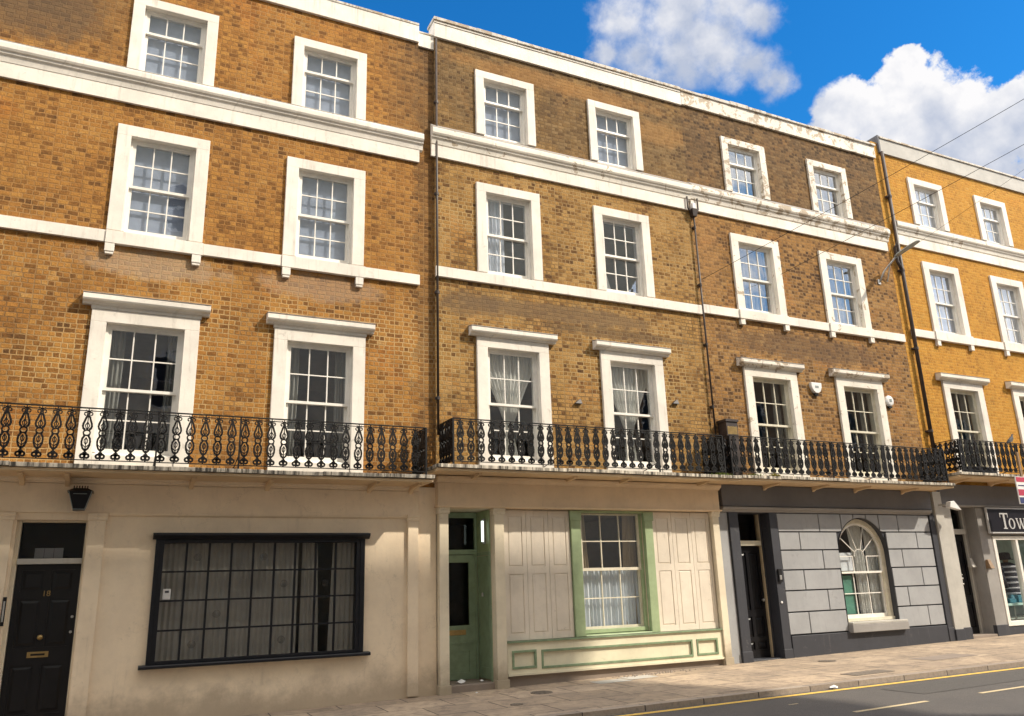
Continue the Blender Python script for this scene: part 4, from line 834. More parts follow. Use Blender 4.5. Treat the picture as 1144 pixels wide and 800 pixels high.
for sg in (-1, 1):
    for (a, r0) in ((35, .18), (68, .18), (112, .18), (145, .18)):
        if sg == 1: s_.bar((AX + math.cos(R(a)) * .14, .07, AZ - .04 + math.sin(R(a)) * .14), (AX + math.cos(R(a)) * .6, .07, AZ + math.sin(R(a)) * .6), 0.013, 0.020)
ar = [(AX + .14 * math.cos(R(t)), .07, AZ - .04 + .14 * math.sin(R(t))) for t in range(0, 181, 15)]
for a, c in zip(ar, ar[1:]): s_.bar(a, c, 0.013, 0.020)
s_.box(AX + .2, AX + .595, 0.059, 0.081, AZ - .05, AZ - .034); s_.box(AX - .595, AX - .2, 0.059, 0.081, AZ - .05, AZ - .034); s_.build('upper_sash', aw)
s_ = MB().mat('sash white'); s_.box(AX - .635, AX - .59, .095, .135, .72, ti + .02); s_.box(AX + .59, AX + .635, .095, .135, .72, ti + .02); s_.box(AX - .59, AX + .59, .097, .133, .72, .79); s_.box(AX - .59, AX + .59, .097, .133, ti - .025, ti + .018)
for x in (AX - .2, AX + .2): s_.box(x - .009, x + .009, .105, .125, .79, ti - .025)
s_.box(AX - .59, AX + .59, .107, .123, 1.19, 1.208); s_.build('lower_sash', aw)
g = MB().mat('glass'); n = 20; g.face([(AX - .6, .07, ti), (AX + .6, .07, ti)] + [(AX + .6 * math.cos(math.pi * i / n), .07, AZ + .6 * math.sin(math.pi * i / n)) for i in range(n + 1)]); g.face([(AX - .6, .115, .75), (AX + .6, .115, .75), (AX + .6, .115, ti), (AX - .6, .115, ti)]); g.build('glass_pane', aw)
c_ = MB().mat('net'); fold_surface(c_, lambda z: AX - .02 - .1 * max(0, z - 1.6), lambda z: AX + .30, .7, 2.65, .20, 5, .02); fold_surface(c_, lambda z: AX + .36, lambda z: AX + .68, .7, 2.6, .21, 6, .02); c_.build('curtain', aw, smooth=True)
q = MB().mat('paper'); q.box(AX - .50, AX - .12, .140, .143, 1.655, 2.02); tag(q.build('window_poster'), 'white poster behind the left panes of the round-headed window', 'poster')
q = MB().mat('poster green'); q.box(AX - .50, AX - .21, .141, .144, .80, 1.56); tag(q.build('window_poster'), 'tall green poster low in the round-headed window', 'poster')
# front door
d = MB().mat('black gloss'); panelled(d, 10.93, 11.58, 0.10, 2.17, 0.20, [(11.0, 11.22, 0.25, 0.40), (11.29, 11.51, 0.25, 0.40), (11.0, 11.22, 0.48, 0.85), (11.29, 11.51, 0.48, 0.85), (11.0, 11.22, .97, 2.05), (11.29, 11.51, .97, 2.05)], 0.02, 0.025)
d3 = d.build('door', h3); d3['label'] = 'glossy black panelled door under a pale transom'
q = MB().mat('steel'); q.lathe((11.52, .20, 1.15), [(.022, 0), (.022, .02), (.03, .04), (.01, .06)], 12, 'y'); q.build('knob', d3, smooth=True)
q = MB().mat('dark grey paint'); q.box(10.872, 10.925, .14, .26, -.2, 2.79); q.mat('tape tan').box(11.585, 11.61, .15, .26, -.2, 2.79); q.mat('dark grey paint').box(11.611, 11.648, .14, .26, -.2, 2.79); q.mat('sash cream').box(10.926, 11.584, .13, .26, 2.18, 2.275); q.build('door_frame', h3, bevel=0.003)
q = MB().mat('glass indoor dark'); q.face([(10.93, .22, 2.275), (11.58, .22, 2.275), (11.58, .22, 2.79), (10.93, .22, 2.79)]); q.mat('sash cream').bar((11.07, .215, 2.28), (11.07, .215, 2.76), 0.018, 0.012); q.build('fanlight', h3)
q = MB().mat('dark grey paint'); q.box(10.872, 11.648, -0.05, .36, -.4, .10); q.build('doorstep', h3, bevel=0.01)
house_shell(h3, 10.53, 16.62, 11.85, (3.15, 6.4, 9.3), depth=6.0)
balcony(h3, 10.505, 16.47, 3.43, -0.74, posts=(12.95, 14.5), left_ret=True, right_ret=True, rx0=10.36, rx1=16.36, first=0.10, brackets=(11.58, 12.89, 14.08, 15.51))

# ================================================================== HOUSE 4 : yellow brick, shop
h4 = empty('terraced_house'); tag(h4, 'bright yellow brick house over a shop, at the right end', 'house', 'houses of the terrace')
cs = (18.40, 21.03, 23.66, 26.29)
W4 = [(c, *q) for c in cs for q in ((10.16, 11.32, 0.93), (7.27, 8.94, 0.94), (3.83, 5.84, 1.04))]
b = MB().mat('brick yellow'); wall_sheet(b, 16.625, 28.0, 3.2, 12.1, 0.0, holes_for(W4)); b.face([(16.622, 0, 3.2), (16.622, 0, 12.3), (16.622, 7, 12.3), (16.622, 7, 3.2)]); b.face([(28, 0, -.3), (28, 0, 12.3), (28, 7, 12.3), (28, 7, -.3)]); b.build('brick_wall', h4)
p = MB().mat('coping'); p.mat('pale grey paint'); p.box(16.90, 28.0, -0.05, 0.27, 12.00, 12.42); p.mat('coping'); p.box(16.90, 28.0, -0.08, 0.29, 12.421, 12.47); p.mat('roof slate').box(16.84, 16.897, -0.06, .5, 12.0, 12.50); p.mat('brick yellow').box(16.625, 16.838, 0.001, .27, 12.1, 12.3); p.build('parapet', h4, bevel=0.004)
frz_z = (9.48, 9.73); cornice(h4, 16.93, 28.0, 9.95, 'white paint worn', 0.2, 'white paint')
p = MB().mat('white paint'); x = 16.90
for c in cs: p.box(x, c - .70, -0.055, 0, 7.06, 7.25); p.box(c - .70, c + .70, -0.085, 0, 7.04, 7.265); [p.box(c + s_ * .62 - .06, c + s_ * .62 + .06, -0.075, 0, 6.90, 7.039) for s_ in (-1, 1)]; x = c + .70
p.build('sill_band', h4, bevel=0.005)
for i, c in enumerate(cs):
    sash_window(h4, c, 10.16, 11.32, 0.93, 0.19, (1, 2), dress='net full')
    sash_window(h4, c, 7.27, 8.94, 0.94, 0.21, (2, 2), dress='net full' if i else 'sky tinted blind')
    sash_window(h4, c, 3.83, 5.84, 1.04, 0.21, (2, 2), 'glass', dress='drapes', sillz=-0.2, sashm='sash cream')
    fr = MB().mat('white paint'); fr.box(c - .74, c + .74, -0.055, -0.001, 6.03, 6.06); fr.build('window_head', h4, bevel=0.003); hood(h4, c, 6.04, 0.90, 'white paint worn')
    sl = MB().mat('white paint'); sl.box(c - .515, c + .515, -0.03, 0.10, 3.66, 3.828); sl.build('window_sill', h4, bevel=0.004)
b = MB().mat('mid grey paint'); wall_sheet(b, 16.76, 28.0, -0.4, 3.5, -0.05, [(17.07, 17.93, -0.4, 3.0, 0.5), (18.36, 22.4, 0.34, 2.36, 0.25), (23.2, 27.6, .34, 2.36, .25)]); b.build('ground_floor_wall', h4)
b = MB().mat('fascia grey'); b.box(16.76, 28.0, -0.12, -0.051, 3.04, 3.50); b.mat('mid grey paint').prism_x([(-0.051, 3.0), (-.13, 3.0), (-.14, 3.02), (-.14, 3.039), (-0.051, 3.039)], 16.76, 28); b.build('fascia', h4, bevel=0.003)
pier(h4, 16.77, 17.06, -0.09, -.4, 2.99, 'pale grey paint', 0.40); pier(h4, 17.94, 18.33, -0.08, -.4, 2.99, 'mid grey paint', 0.40)
q = MB().mat('dark grey paint').box(18.34, 22.42, -.07, -.051, -.4, .335); q.build('stallriser', h4)
d = MB().mat('black gloss'); panelled(d, 17.12, 17.80, .2, 2.40, .25, [(17.2, 17.42, .35, .9), (17.5, 17.72, .35, .9), (17.2, 17.42, 1.05, 2.25), (17.5, 17.72, 1.05, 2.25)]); d4 = d.build('door', h4); d4['label'] = 'narrow black door beside the shop'
q = MB().mat('steel'); [q.lathe((17.52, .25, z), [(.02, 0), (.02, .02), (.006, .03)], 10, 'y') for z in (1.30, 1.42, 1.50)]; q.build('lock', d4)
q = MB().mat('pale grey paint'); q.box(17.071, 17.115, .2, .32, -.3, 3.0); q.box(17.805, 17.845, .2, .32, -.3, 3.0); q.box(17.116, 17.804, .16, .32, 2.405, 2.52); q.mat('mid grey paint').box(17.846, 17.929, .2, .32, -.3, 3.0); q.build('door_frame', h4, bevel=0.004)
q = MB().mat('glass indoor dark'); q.face([(17.11, .26, 2.52), (17.81, .26, 2.52), (17.81, .26, 3.0), (17.11, .26, 3.0)]); q.build('fanlight', h4)
q = MB().mat('step stone'); q.box(17.072, 17.93, -.08, .4, -.4, .22); q.build('doorstep', h4, bevel=.01)
f = MB().mat('sash white')
for xa, xb in ((18.37, 22.39), (23.21, 27.59)):
    f.box(xa, xa + .10, -.08, .06, .36, 2.34); f.box(xb - .10, xb, -.08, .06, .36, 2.34); f.box(xa + .1, xb - .1, -.078, .058, 2.26, 2.34); f.box(xa + .1, xb - .1, -.078, .058, .36, .46)
    for k in (1, 2, 3): x = xa + (xb - xa) * k / 4.6; f.box(x - .04, x + .04, -.07, .05, .46, 2.26)
sw = f.build('shop_window', h4, bevel=.004); sw['label'] = 'white framed plate glass shop window'
q = MB().mat('glass clear'); [q.face([(xa + .08, 0, .44), (xb - .08, 0, .44), (xb - .08, 0, 2.28), (xa + .08, 0, 2.28)]) for xa, xb in ((18.37, 22.39), (23.21, 27.59))]; q.build('glass_pane', sw)
q = MB().mat('shop wall'); q.box(18.2, 27.8, 2.2, 2.3, 0, 3.0); q.box(18.3, 18.34, .25, 2.2, .1, 2.9); q.box(18.3, 27.8, .2, 2.3, .2, .42); q.build('shop_display', h4)
house_shell(h4, 16.62, 28.0, 12.1, (3.3, 6.5, 9.6), depth=6.0)
balcony(h4, 16.72, 28.0, 3.69, -0.74, posts=(19.0, 21.5), left_ret=True, rx0=16.92, first=0.06, brackets=(17.3, 18.62, 20.0, 21.4, 22.8))

# ================================================================== free-standing and wall-mounted things
# shop sign with the start of its name
sg = MB().mat('sign silver').box(18.19, 22.2, -.17, -.125, 2.40, 2.99).mat('sign black').box(18.225, 22.165, -.178, -.171, 2.435, 2.955); sgo = tag(sg.build('shop_sign', bevel=.003), 'black fascia sign with pale serif lettering above the shop window', 'sign')
L = MB().mat('sign silver'); ya, yb = -.186, -.1785; z0 = 2.50; x = 18.62
def rect(a, c, d, e): L.box(x + a, x + c, ya, yb, z0 + d, z0 + e)
rect(.115, .175, .025, .335); rect(.0, .29, .335, .365); rect(.075, .215, 0, .025); rect(0, .018, .265, .3345); rect(.272, .29, .265, .3345)
x = 19.02                                                   # o
for i in range(20):
    a, c = 2 * math.pi * i / 20, 2 * math.pi * (i + 1) / 20
    P_ = lambda t, ro, rz: (x + ro * math.cos(t), z0 + .122 + rz * math.sin(t))
    q = [P_(a, .068, .105), P_(c, .068, .105), P_(c, .115, .125), P_(a, .115, .125)]; L.prism_y(q, ya, yb)
x = 19.17                                                   # w
def stroke(a, c, w): L.prism_y([(x + a - w / 2, z0 + .235), (x + a + w / 2, z0 + .235), (x + c + w / 2, z0), (x + c - w / 2, z0)], ya, yb)
ya -= .0005; stroke(.045, .115, .045); ya -= .0005; stroke(.185, .125, .018); ya -= .0005; stroke(.185, .25, .045); ya -= .0005; stroke(.325, .262, .018); ya -= .0005
rect(0, .09, .235, .25); rect(.15, .22, .235, .25); rect(.29, .36, .235, .25); L.build('lettering', sgo)
# mannequin in the shop window
mq = empty('shop_mannequin', (19.62, 0.55, .42)); tag(mq, 'shop display dummy in dark hat and striped jumper inside the shop window', 'mannequin')
q = MB().mat('cloth dark'); q.lathe((0, 0, 1.40), [(.17, 0), (.19, .01), (.13, .02), (.12, .14), (.10, .17), (.02, .18)], 18); q.build('hat', mq, smooth=True)
q = MB(); prof = [(.10, 1.40), (.09, 1.34), (.14, 1.32), (.22, 1.27), (.25, 1.18), (.23, 1.05), (.215, .9), (.22, .78), (.24, .66), (.25, .6)]
zz = [1.34 - .74 * i / 18 for i in range(19)]
def rad(z):
    for (ra, za), (rb, zb) in zip(prof, prof[1:]):
        if za >= z >= zb: return ra + (rb - ra) * (za - z) / (za - zb)
    return .2
for i in range(18): q.mat('cloth pale' if i % 3 == 2 else 'cloth dark'); q.lathe((0, 0, 0), [(rad(zz[i]), zz[i]), (rad(zz[i + 1]), zz[i + 1])], 18)
for s_ in (-1, 1): q.mat('cloth dark'); q.tube([(s_ * .21, 0, 1.22), (s_ * .29, -.03, 1.0), (s_ * .27, -.10, .75)], [.07, .06, .05], 10)
q.build('jumper', mq, smooth=True)
q = MB().mat('timber brown'); q.lathe((0, 0, 1.33), [(.05, 0), (.06, .04), (.075, .08), (.06, .12)], 14); q.build('head', mq, smooth=True)
q = MB().mat('steel'); q.tube([(0, 0, 0), (0, 0, .62)], .02, 8); q.lathe((0, 0, 0), [(.14, 0), (.14, .015), (.03, .03)], 18); q.build('stand', mq)
q = MB().mat('cloth teal'); [q.box(19.05 + .34 * k, 19.30 + .34 * k, .25, .5, .84, .93 + .07 * (k % 3)) for k in range(7)]; [q.tube([(19.2 + .4 * k, .3, .80), (19.2 + .4 * k + .1, .35, .97), (19.2 + .4 * k + .15, .4, .84)], .06, 8) for k in range(5)]; tag(q.build('folded_clothes', bevel=.015), 'pile of teal folded clothes on the table in the shop window', 'clothes')
q = MB().mat('table teal').box(18.6, 22.2, .15, .7, .78, .83); t4 = q.build('display_table', bevel=.004); tag(t4, 'pale teal display table inside the shop window', 'table')
for xx in (18.7, 20.2, 22.05):
    for yy in (.2, .62): MB().mat('table teal').box(xx, xx + .05, yy, yy + .05, .42, .779).build('leg', t4)
# estate board fixed to the balcony of the yellow house
eb = empty('estate_board', (18.40, -0.86, 3.0)); tag(eb, 'red and white estate board hanging in front of the balcony at the right edge', 'sign')
q = MB().mat('plastic white').box(0, .62, -.012, .012, 0, .62); q.build('panel', eb)
q = MB().mat('sign red').box(.012, .608, -.016, -.0125, .50, .608); q.box(.012, .608, -.016, -.0125, .19, .33); q.mat('sign blue').box(.012, .608, -.0162, -.0125, .012, .15); q.box(.05, .57, -.0165, -.0125, .405, .43); q.build('printed_bands', eb)
q = MB().mat('timber brown').box(.28, .34, .013, .05, -.02, 1.2); q.build('batten', eb)
# burglar alarm boxes
def alarm(loc, label, rnd):
    r = empty('burglar_alarm', loc); tag(r, label, 'alarm', 'burglar alarm boxes on the dark brick house')
    q = MB().mat('plastic white')
    if rnd: q.lathe((0, 0, 0), [(.125, 0), (.128, .03), (.12, .055), (.09, .07), (.02, .075)], 24, 'y')
    else: q.prism_y([(-.15, .09), (.15, .09), (.145, -.01), (.10, -.10), (.04, -.14), (-.04, -.14), (-.10, -.10), (-.145, -.01)], -.075, 0)
    q.build('cover', r, bevel=.008)
    q = MB().mat('lantern grey')
    if rnd: q.box(-.035, .035, -.079, -.0765, -.03, .04)
    else: q.box(-.05, .05, -.079, -.0765, -.03, .02)
    q.build('badge', r); q = MB().mat('black iron').box(-.05, .05, -.05, 0, -.19 if not rnd else -.165, -.142 if not rnd else -.128); q.build('strobe', r)
alarm((13.46, -.002, 5.52), 'white shield-shaped alarm box between the two tall windows of the dark brick house', False)
alarm((15.71, -.002, 5.37), 'round white alarm box right of the tall windows of the dark brick house', True)
# drainpipes
def pipe(name, x, y, z0, z1, r, label, every=1.9, bits=None):
    o = empty(name, (x, y, z0)); tag(o, label, 'drainpipe'); MB().mat('pipe brown').tube([(0, 0, 0), (0, 0, z1 - z0)], r, 12).build('pipe', o, smooth=True); z = .6
    while z < z1 - z0 - .2: MB().mat('pipe brown').lathe((0, 0, z), [(r * 1.3, 0), (r * 1.3, .06)], 12).box(-r * 1.9, r * 1.9, .0, -y - .001, z + .01, z + .05).build('collar', o); z += every
    return o
pipe('drainpipe', 4.725, -.045, 4.0, 11.72, .022, 'slim dark pipe running up the joint between the orange and brown brick houses')
o = pipe('drainpipe', 10.56, -.06, 4.25, 9.05, .019, 'dark drainpipe with a hopper head between the brown and dark brick houses', 1.3)
MB().mat('pipe brown').hexa([(-.05, -.05, 4.78), (.05, -.05, 4.78), (.05, .05, 4.78), (-.05, .05, 4.78), (-.08, -.08, 4.94), (.08, -.08, 4.94), (.08, .05, 4.94), (-.08, .05, 4.94)]).build('hopper', o, bevel=.004)
for dx in (-.15, .12): MB().mat('pipe brown').tube([(dx, -.02, 5.22), (dx, -.02, 4.95), (dx * .4, 0, 4.86)], .018, 8).build('feed_pipe', o)
MB().mat('plastic white').box(-.05, .04, -.06, .05, 4.95, 5.08).build('outlet', o, bevel=.01)
o = pipe('drainpipe', 16.87, -.085, 4.1, 12.0, .044, 'thick dark brown drainpipe beside the yellow brick wall', 2.0)
MB().mat('pipe brown').tube([(0, 0, 5.45), (-.14, 0, 5.2), (-.12, 0, 4.85), (0, 0, 4.6)], .04, 10).build('branch', o, smooth=True)
q = MB().mat('pipe brown').box(10.68, 10.96, -.26, -.01, 3.45, 4.55).mat('brass').box(10.70, 10.94, -.262, -.2605, 4.30, 4.45); q.mat('pipe brown').box(10.66, 10.98, -.28, -.005, 4.551, 4.60); tag(q.build('service_box', bevel=.008), 'brown box standing against the brick behind the doubled balcony railings', 'box')
# street lamp on its wall bracket
o = empty('street_lamp', (16.3, 0, 8.5)); tag(o, 'grey street lamp on a wall bracket by the drainpipe of the yellow house', 'street lamp')
MB().mat('steel').tube([(-.22, -.02, -.16), (-.10, -.08, .10), (.0, -.16, .24), (.05, -.36, .40)], .022, 8).build('arm', o, smooth=True)
MB().mat('steel').tube([(.05, -.02, -.12), (.02, -.18, .24)], .014, 6).build('stay', o); MB().mat('steel').box(-.27, -.19, -.02, 0, -.22, -.10).build('bracket', o)
q = MB().mat('lantern grey'); pr = []
for t, w_, h_ in ((0, .04, .03), (.12, .07, .045), (.5, .085, .05), (.78, .07, .035), (.85, .03, .015)):
    y = -.34 - t * .82; z = .40 + t * .16; pr.append([(.05 - w_, y, z), (.05 + w_, y, z), (.05 + w_ * .6, y, z + h_), (.05 - w_ * .6, y, z + h_)])
for a, c in zip(pr, pr[1:]): q.hexa([a[0], a[1], c[1], c[0], a[3], a[2], c[2], c[3]])
q.build('lamp_head', o, bevel=.006)
# overhead cables
def cable(name, a, b, sag, r, label):
    a, b = Vector(a), Vector(b); n = 24; pts = [a.lerp(b, i / n) - Vector((0, 0, sag * 4 * (i / n) * (1 - i / n))) for i in range(n + 1)]
    return tag(MB().mat('black iron').tube(pts, r, 6).build(name), label, 'cable', 'cables across the street')
cable('overhead_cable', (10.6, -.08, 7.60), (15.9, -6.0, 10.85), .06, .0055, 'upper thin black cable crossing the sky from the hopper drainpipe')
cable('overhead_cable', (12.86, -.05, 8.05), (15.45, -6.0, 9.70), .03, .0055, 'lower thin black cable crossing to the dark brick house window')
cable('overhead_cable', (16.9, -.1, 9.15), (17.6, -6.0, 10.9), .05, .0035, 'thinnest faint cable near the parapet of the yellow house')
# floodlight on the grey pier
o = empty('floodlight', (16.62, -.14, 3.0)); tag(o, 'pale wedge-shaped floodlight on the grey pier beside the shop door', 'light')
MB().mat('steel').tube([(0, 0, .02), (.02, -.22, .02)], .015, 8).build('arm', o)
MB().mat('plastic white').hexa([(-.10, -.24, -.06), (.26, -.24, -.12), (.26, -.36, -.12), (-.10, -.36, -.06), (-.06, -.24, .06), (.06, -.24, .08), (.06, -.36, .08), (-.06, -.36, .06)]).build('head', o, bevel=.006)
def wall_box(loc, label, m_):
    o = empty('wall_lamp', loc); tag(o, label, 'wall lamp', 'small lamps beside the shop door')
    MB().mat(m_).hexa([(-.07, -.13, -.10), (.07, -.13, -.10), (.07, 0, -.10), (-.07, 0, -.10), (-.05, -.06, .10), (.05, -.06, .10), (.05, 0, .10), (-.05, 0, .10)]).build('shade', o, bevel=.01); MB().mat('steel').box(-.03, .03, -.09, -.01, -.125, -.101).build('lens', o)
wall_box((17.985, -.095, 1.72), 'brown lamp on the grey pier beside the shop window', 'timber brown')
o = [MB().mat('pale grey paint').hexa([(17.70, .06, 1.66), (17.84, .06, 1.66), (17.84, .19, 1.66), (17.70, .19, 1.66), (17.73, .13, 1.86), (17.81, .13, 1.86), (17.81, .19, 1.86), (17.73, .19, 1.86)]).build('wall_lamp', bevel=.01)][0]; tag(o, 'pale lamp in the porch at the narrow black door', 'wall lamp', 'small lamps beside the shop door')
q = MB().mat('black iron').box(11.70, 11.79, -.135, -.1005, 1.48, 1.72).mat('steel').box(11.72, 11.77, -.139, -.1355, 1.52, 1.60); tag(q.build('intercom_panel', bevel=.004), 'black intercom on the dark pilaster right of the glossy black door', 'intercom')
q = MB().mat('plastic white').lathe((11.72, -.101, 1.10), [(.022, 0), (.022, .015), (.006, .018)], 12, 'y'); tag(q.build('doorbell'), 'tiny white doorbell on the dark pilaster right of the glossy black door', 'doorbell')
# small dark stubs projecting from the brown brick
for x, z, w_ in ((7.42, 4.75, 'small dark iron stub on the brown brick between its first floor windows'), (9.62, 4.90, 'small rusty stub low on the brown brick near the hopper drainpipe')):
    tag(MB().mat('pipe brown').hexa([(x - .03, -.06, z - .02), (x + .12, -.06, z - .02), (x + .12, 0, z - .02), (x - .03, 0, z - .02), (x + .02, -.04, z + .03), (x + .09, -.04, z + .07), (x + .09, 0, z + .07), (x + .02, 0, z + .03)]).build('iron_bracket'), w_, 'bracket')
# stuff on the balconies
def clump(name, cx, cy, cz_, n, r, h, matn, label, cat):
    b = MB().mat(matn)
    for i in range(n):
        a = random.uniform(0, 6.28); d = random.uniform(0, r); x, y = cx + d * math.cos(a), cy + d * .6 * math.sin(a); hh = h * random.uniform(.4, 1) * (1 - d / r * .6); lx, ly = random.uniform(-.03, .03), random.uniform(-.03, .03); w_ = random.uniform(.004, .010)
        b.face([(x - w_, y, cz_), (x + w_, y, cz_), (x + w_ * .6 + lx * .5, y + ly * .5, cz_ + hh * .6), (x + lx, y + ly, cz_ + hh)])
        b.face([(x, y - w_, cz_), (x, y + w_, cz_), (x + lx, y + ly, cz_ + hh)])
    return tag(b.build(name), label, cat)
clump('moss_tuft', 11.35, -.71, 3.43, 160, .13, .09, 'straw weed', 'yellow green tuft of weed on the balcony edge of the dark brick house', 'weed')
clump('moss_tuft', 10.05, -.68, 3.41, 140, .28, .08, 'moss', 'dark green weeds where the doubled balcony railings meet', 'weed')
clump('moss_tuft', 10.85, -.70, 3.43, 120, .35, .04, 'moss', 'low mossy growth along the slab beside the doubled railings', 'weed')
q = MB().mat('cloth dark')
for i in range(9): q.lathe((17.5 + .09 * i, -.42 + random.uniform(-.08, .08), 3.69), [(.11, 0), (.13, .05), (.10, .12 + random.uniform(0, .06)), (.02, .18)], 9)
tag(q.build('rubbish_bag', smooth=True), 'slumped black bag on the balcony of the yellow house', 'bag')
# pigeon on the rail
pg = empty('pigeon', (18.84, -.67, 4.445)); tag(pg, 'dark pigeon perched on the balcony rail of the yellow house', 'pigeon')
me = bpy.data.meshes.new('body'); bm = bmesh.new()
pts = [((-.17, 0, -.03), .008), ((-.11, 0, .015), .024), ((-.04, 0, .06), .048), ((.02, 0, .10), .050), ((.055, 0, .145), .030), ((.07, 0, .18), .021), ((.08, 0, .205), .024), ((.10, 0, .205), .014), ((.122, 0, .198), .004)]
vs = [bm.verts.new(p) for p, r in pts]; [bm.edges.new((a, c)) for a, c in zip(vs, vs[1:])]; bm.verts.ensure_lookup_table(); bm.to_mesh(me); bm.free()
ob = bpy.data.objects.new('body', me); COL.objects.link(ob); ob.parent = pg; me.materials.append(MATS['feather']); sm = ob.modifiers.new('skin', 'SKIN')
if not me.skin_vertices: me.attributes.new('skin', 'FLOAT', 'POINT')
try:
    for i, (p, r) in enumerate(pts): me.skin_vertices[0].data[i].radius = (r * .85, r)
    me.skin_vertices[0].data[2].use_root = True
except Exception:
    ob.modifiers.remove(sm); bpy.data.objects.remove(ob); ob = MB().mat('feather').tube([p for p, r in pts], [r for p, r in pts], 10).build('body', pg, smooth=True)
else: ob.modifiers.new('sub', 'SUBSURF').levels = 1
for s_ in (-1, 1):
    MB().mat('feather').hexa([(-.15, s_ * .030, .0), (-.03, s_ * .050, .03), (-.03, s_ * .040, .03), (-.15, s_ * .022, .0), (-.10, s_ * .036, .05), (.04, s_ * .048, .12), (.04, s_ * .038, .12), (-.10, s_ * .028, .05)]).build('wing', pg)
    MB().mat('timber brown').tube([(.0, s_ * .018, .05), (.005, s_ * .018, 0)], .005, 6).build('foot', pg)
# covers and litter on the pavement
def cover(x, y, r, sq, label):
    b = MB().mat('cast iron cover')
    if sq: b.hexa([(x - sq[0], y - sq[1], gz(x - sq[0]) + .001), (x + sq[0], y - sq[1], gz(x + sq[0]) + .001), (x + sq[0], y + sq[1], gz(x + sq[0]) + .001), (x - sq[0], y + sq[1], gz(x - sq[0]) + .001), (x - sq[0], y - sq[1], gz(x - sq[0]) + .008), (x + sq[0], y - sq[1], gz(x + sq[0]) + .008), (x + sq[0], y + sq[1], gz(x + sq[0]) + .008), (x - sq[0], y + sq[1], gz(x - sq[0]) + .008)])
    else:
        b.lathe((x, y, gz(x) - .004), [(r, 0), (r, .012), (r * .93, .014), (r * .90, .009), (0.01, .010)], 28)
        for k in range(-3, 4): hw = math.sqrt(max(0, (r * .85) ** 2 - (k * r * .25) ** 2)); b.box(x - hw, x + hw, y + k * r * .25 - .008, y + k * r * .25 + .008, gz(x) + .003, gz(x) + .011)
    tag(b.build('manhole_cover'), label, 'manhole cover', 'iron covers in the pavement')
cover(5.98, -1.0, .17, None, 'round iron cover in the pavement nearest the green door'); cover(5.15, -1.85, .09, None, 'smallest round iron cover towards the kerb, in shade'); cover(10.86, -2.7, 0, (.42, .16), 'long rectangular cover in the sunny pavement near the kerb'); cover(11.78, -1.0, .16, None, 'round cover in the pavement in front of the grey block wall')
def scrap(x, y, z, s_, label, name='litter', mt='litter white'):
    b = MB().mat(mt); n = 10; P0 = [(x + s_ * random.uniform(.6, 1.1) * math.cos(6.283 * i / n), y + s_ * .7 * math.sin(6.283 * i / n), z + random.uniform(.002, s_ * .4)) for i in range(n)]
    for i in range(n): b.face([P0[i], P0[(i + 1) % n], (x, y, z + s_ * .7)])
    tag(b.build(name), label, 'litter', 'scraps of litter')
scrap(9.49, -3.30, gz(9.5) - .055, .07, 'crumpled white litter lying in the gutter against the kerb'); scrap(5.15, .12, .105, .09, 'larger white scrap on the step of the green glazed door'); scrap(5.50, .12, .105, .05, 'small white scrap at the right of the green door step'); scrap(5.22, -.32, gz(5.2) + .003, .025, 'tiny white scrap on the pavement before the green door')
b = MB().mat('step stone')
for i in range(120):
    x = random.gauss(8.6, .35); y = -.13 - abs(random.gauss(0, .13)); s_ = random.uniform(.006, .018); z = gz(x); b.hexa([(x - s_, y - s_, z), (x + s_, y - s_ * .8, z), (x + s_ * .9, y + s_, z), (x - s_, y + s_ * .7, z), (x - s_ * .6, y - s_ * .5, z + s_), (x + s_ * .6, y - s_ * .5, z + s_ * .9), (x + s_ * .5, y + s_ * .6, z + s_), (x - s_ * .5, y + s_ * .4, z + s_ * .8)])
tag(b.build('rubble_crumbs'), 'loose crumbs of rubble at the foot of the cream shopfront', 'rubble', kind='stuff')

# ================================================================== the other side of the street (behind the viewer; shades the pavement)
oh = empty('opposite_terrace', (0, -16.0, 0)); tag(oh, 'tall cream terrace on the far side of the street behind the viewer', 'building')
YO = -16.0; t0 = -YO / 0.85; HX = lambda X, Y, Z: (X + 0.92 * (Y - YO) / 0.85, Z + 1.15 * (Y - YO) / 0.85)
outl = [(-42, -0.6), (HX(8.7, -5.6, 0)[0], -0.6)] + [HX(8.72, -5.6, 0), HX(8.75, -4.0, 0), HX(8.5, -3.1, .05), HX(7.75, -0.9, .05), HX(7.3, 0, .4), HX(7.3, 0, 2.05)]; outl += [HX(3.45, 0, 2.05), HX(3.4, 0, 2.35)]; outl += [(-42, outl[-1][1])]  # overhanging end and roof step shaped to set where the shade falls
b = MB().mat('cream paint'); b.prism_y(outl, -10.0, 0.0); b.build('wall', oh)  # walls made pale cream to bounce warm fill across the street
wn = MB().mat('black timber'); wf = MB().mat('white paint'); pn = MB().mat('glass sky')
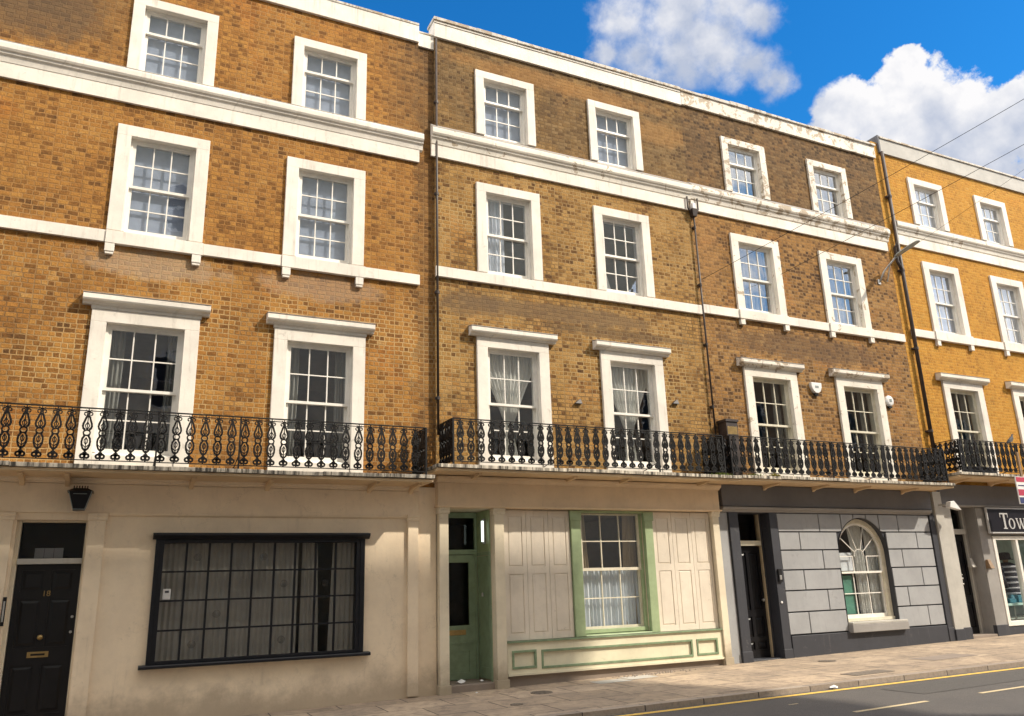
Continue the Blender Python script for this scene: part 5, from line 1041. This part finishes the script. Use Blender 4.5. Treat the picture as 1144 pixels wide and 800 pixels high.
for i in range(22):
    for z in (1.2, 4.4, 7.7, 10.9, 14.1, 17.2):
        x = -40 + 2.75 * i
        if x > 17.0 or z > outl[-1][1] - 2.4: continue
        w0 = MB().mat('black timber').box(x - .5, x + .5, .0, .02, z, z + 1.7); w0.mat('white paint').box(x - .6, x - .5, .0, .06, z - .1, z + 1.8).box(x + .5, x + .6, .0, .06, z - .1, z + 1.8).box(x - .5, x + .5, .0, .059, z + 1.7, z + 1.8).box(x - .5, x + .5, .0, .08, z - .1, z).box(x - .5, x + .5, .02, .04, z + .83, z + .87)
        if len([c for c in oh.children if c.name.startswith('window')]) < 100: w0.build('window', oh)
ob2 = empty('low_opposite_building', (19.4, -16.2, 0)); tag(ob2, 'lower three-storey brick building further along the far side of the street', 'building')
MB().mat('brick opposite').box(0, 52, -9.5, 0, -.5, 12.4).build('wall', ob2)
for i in range(15):
    for z in (1.2, 4.6, 7.9):
        x = 1.6 + 3.0 * i; MB().mat('black timber').box(x - .5, x + .5, .0, .02, z, z + 1.7).mat('white paint').box(x - .6, x - .5, .0, .06, z - .1, z + 1.8).box(x + .5, x + .6, .0, .06, z - .1, z + 1.8).box(x - .5, x + .5, .0, .059, z + 1.7, z + 1.8).box(x - .5, x + .5, .0, .08, z - .1, z).build('window', ob2)
# pale mended slabs let into the pavement
for (xa, xb, ya_, yb_, mt) in ((7.15, 7.75, -.78, -.42, 'pale grey paint'), (7.80, 8.35, -.66, -.30, 'pale grey paint'), (12.9, 14.1, -2.3, -1.8, 'step stone')):
    q = MB().mat(mt); q.face([(xa, ya_, gz(xa) + .004), (xb, ya_, gz(xb) + .004), (xb, yb_, gz(xb) + .004), (xa, yb_, gz(xa) + .004)]); tag(q.build('pavement_patch'), kind='structure')
# tarred road repair
q = MB().mat('road repair'); xs_ = [9.9, 10.6, 11.6, 13.0, 14.6]
for a, c in zip(xs_, xs_[1:]): q.face([(a, -4.45, gz(a) - .061), (c, -4.45, gz(c) - .061), (c, -3.75, gz(c) - .061), (a, -3.75, gz(a) - .061)])
tag(q.build('road_patch'), kind='structure')
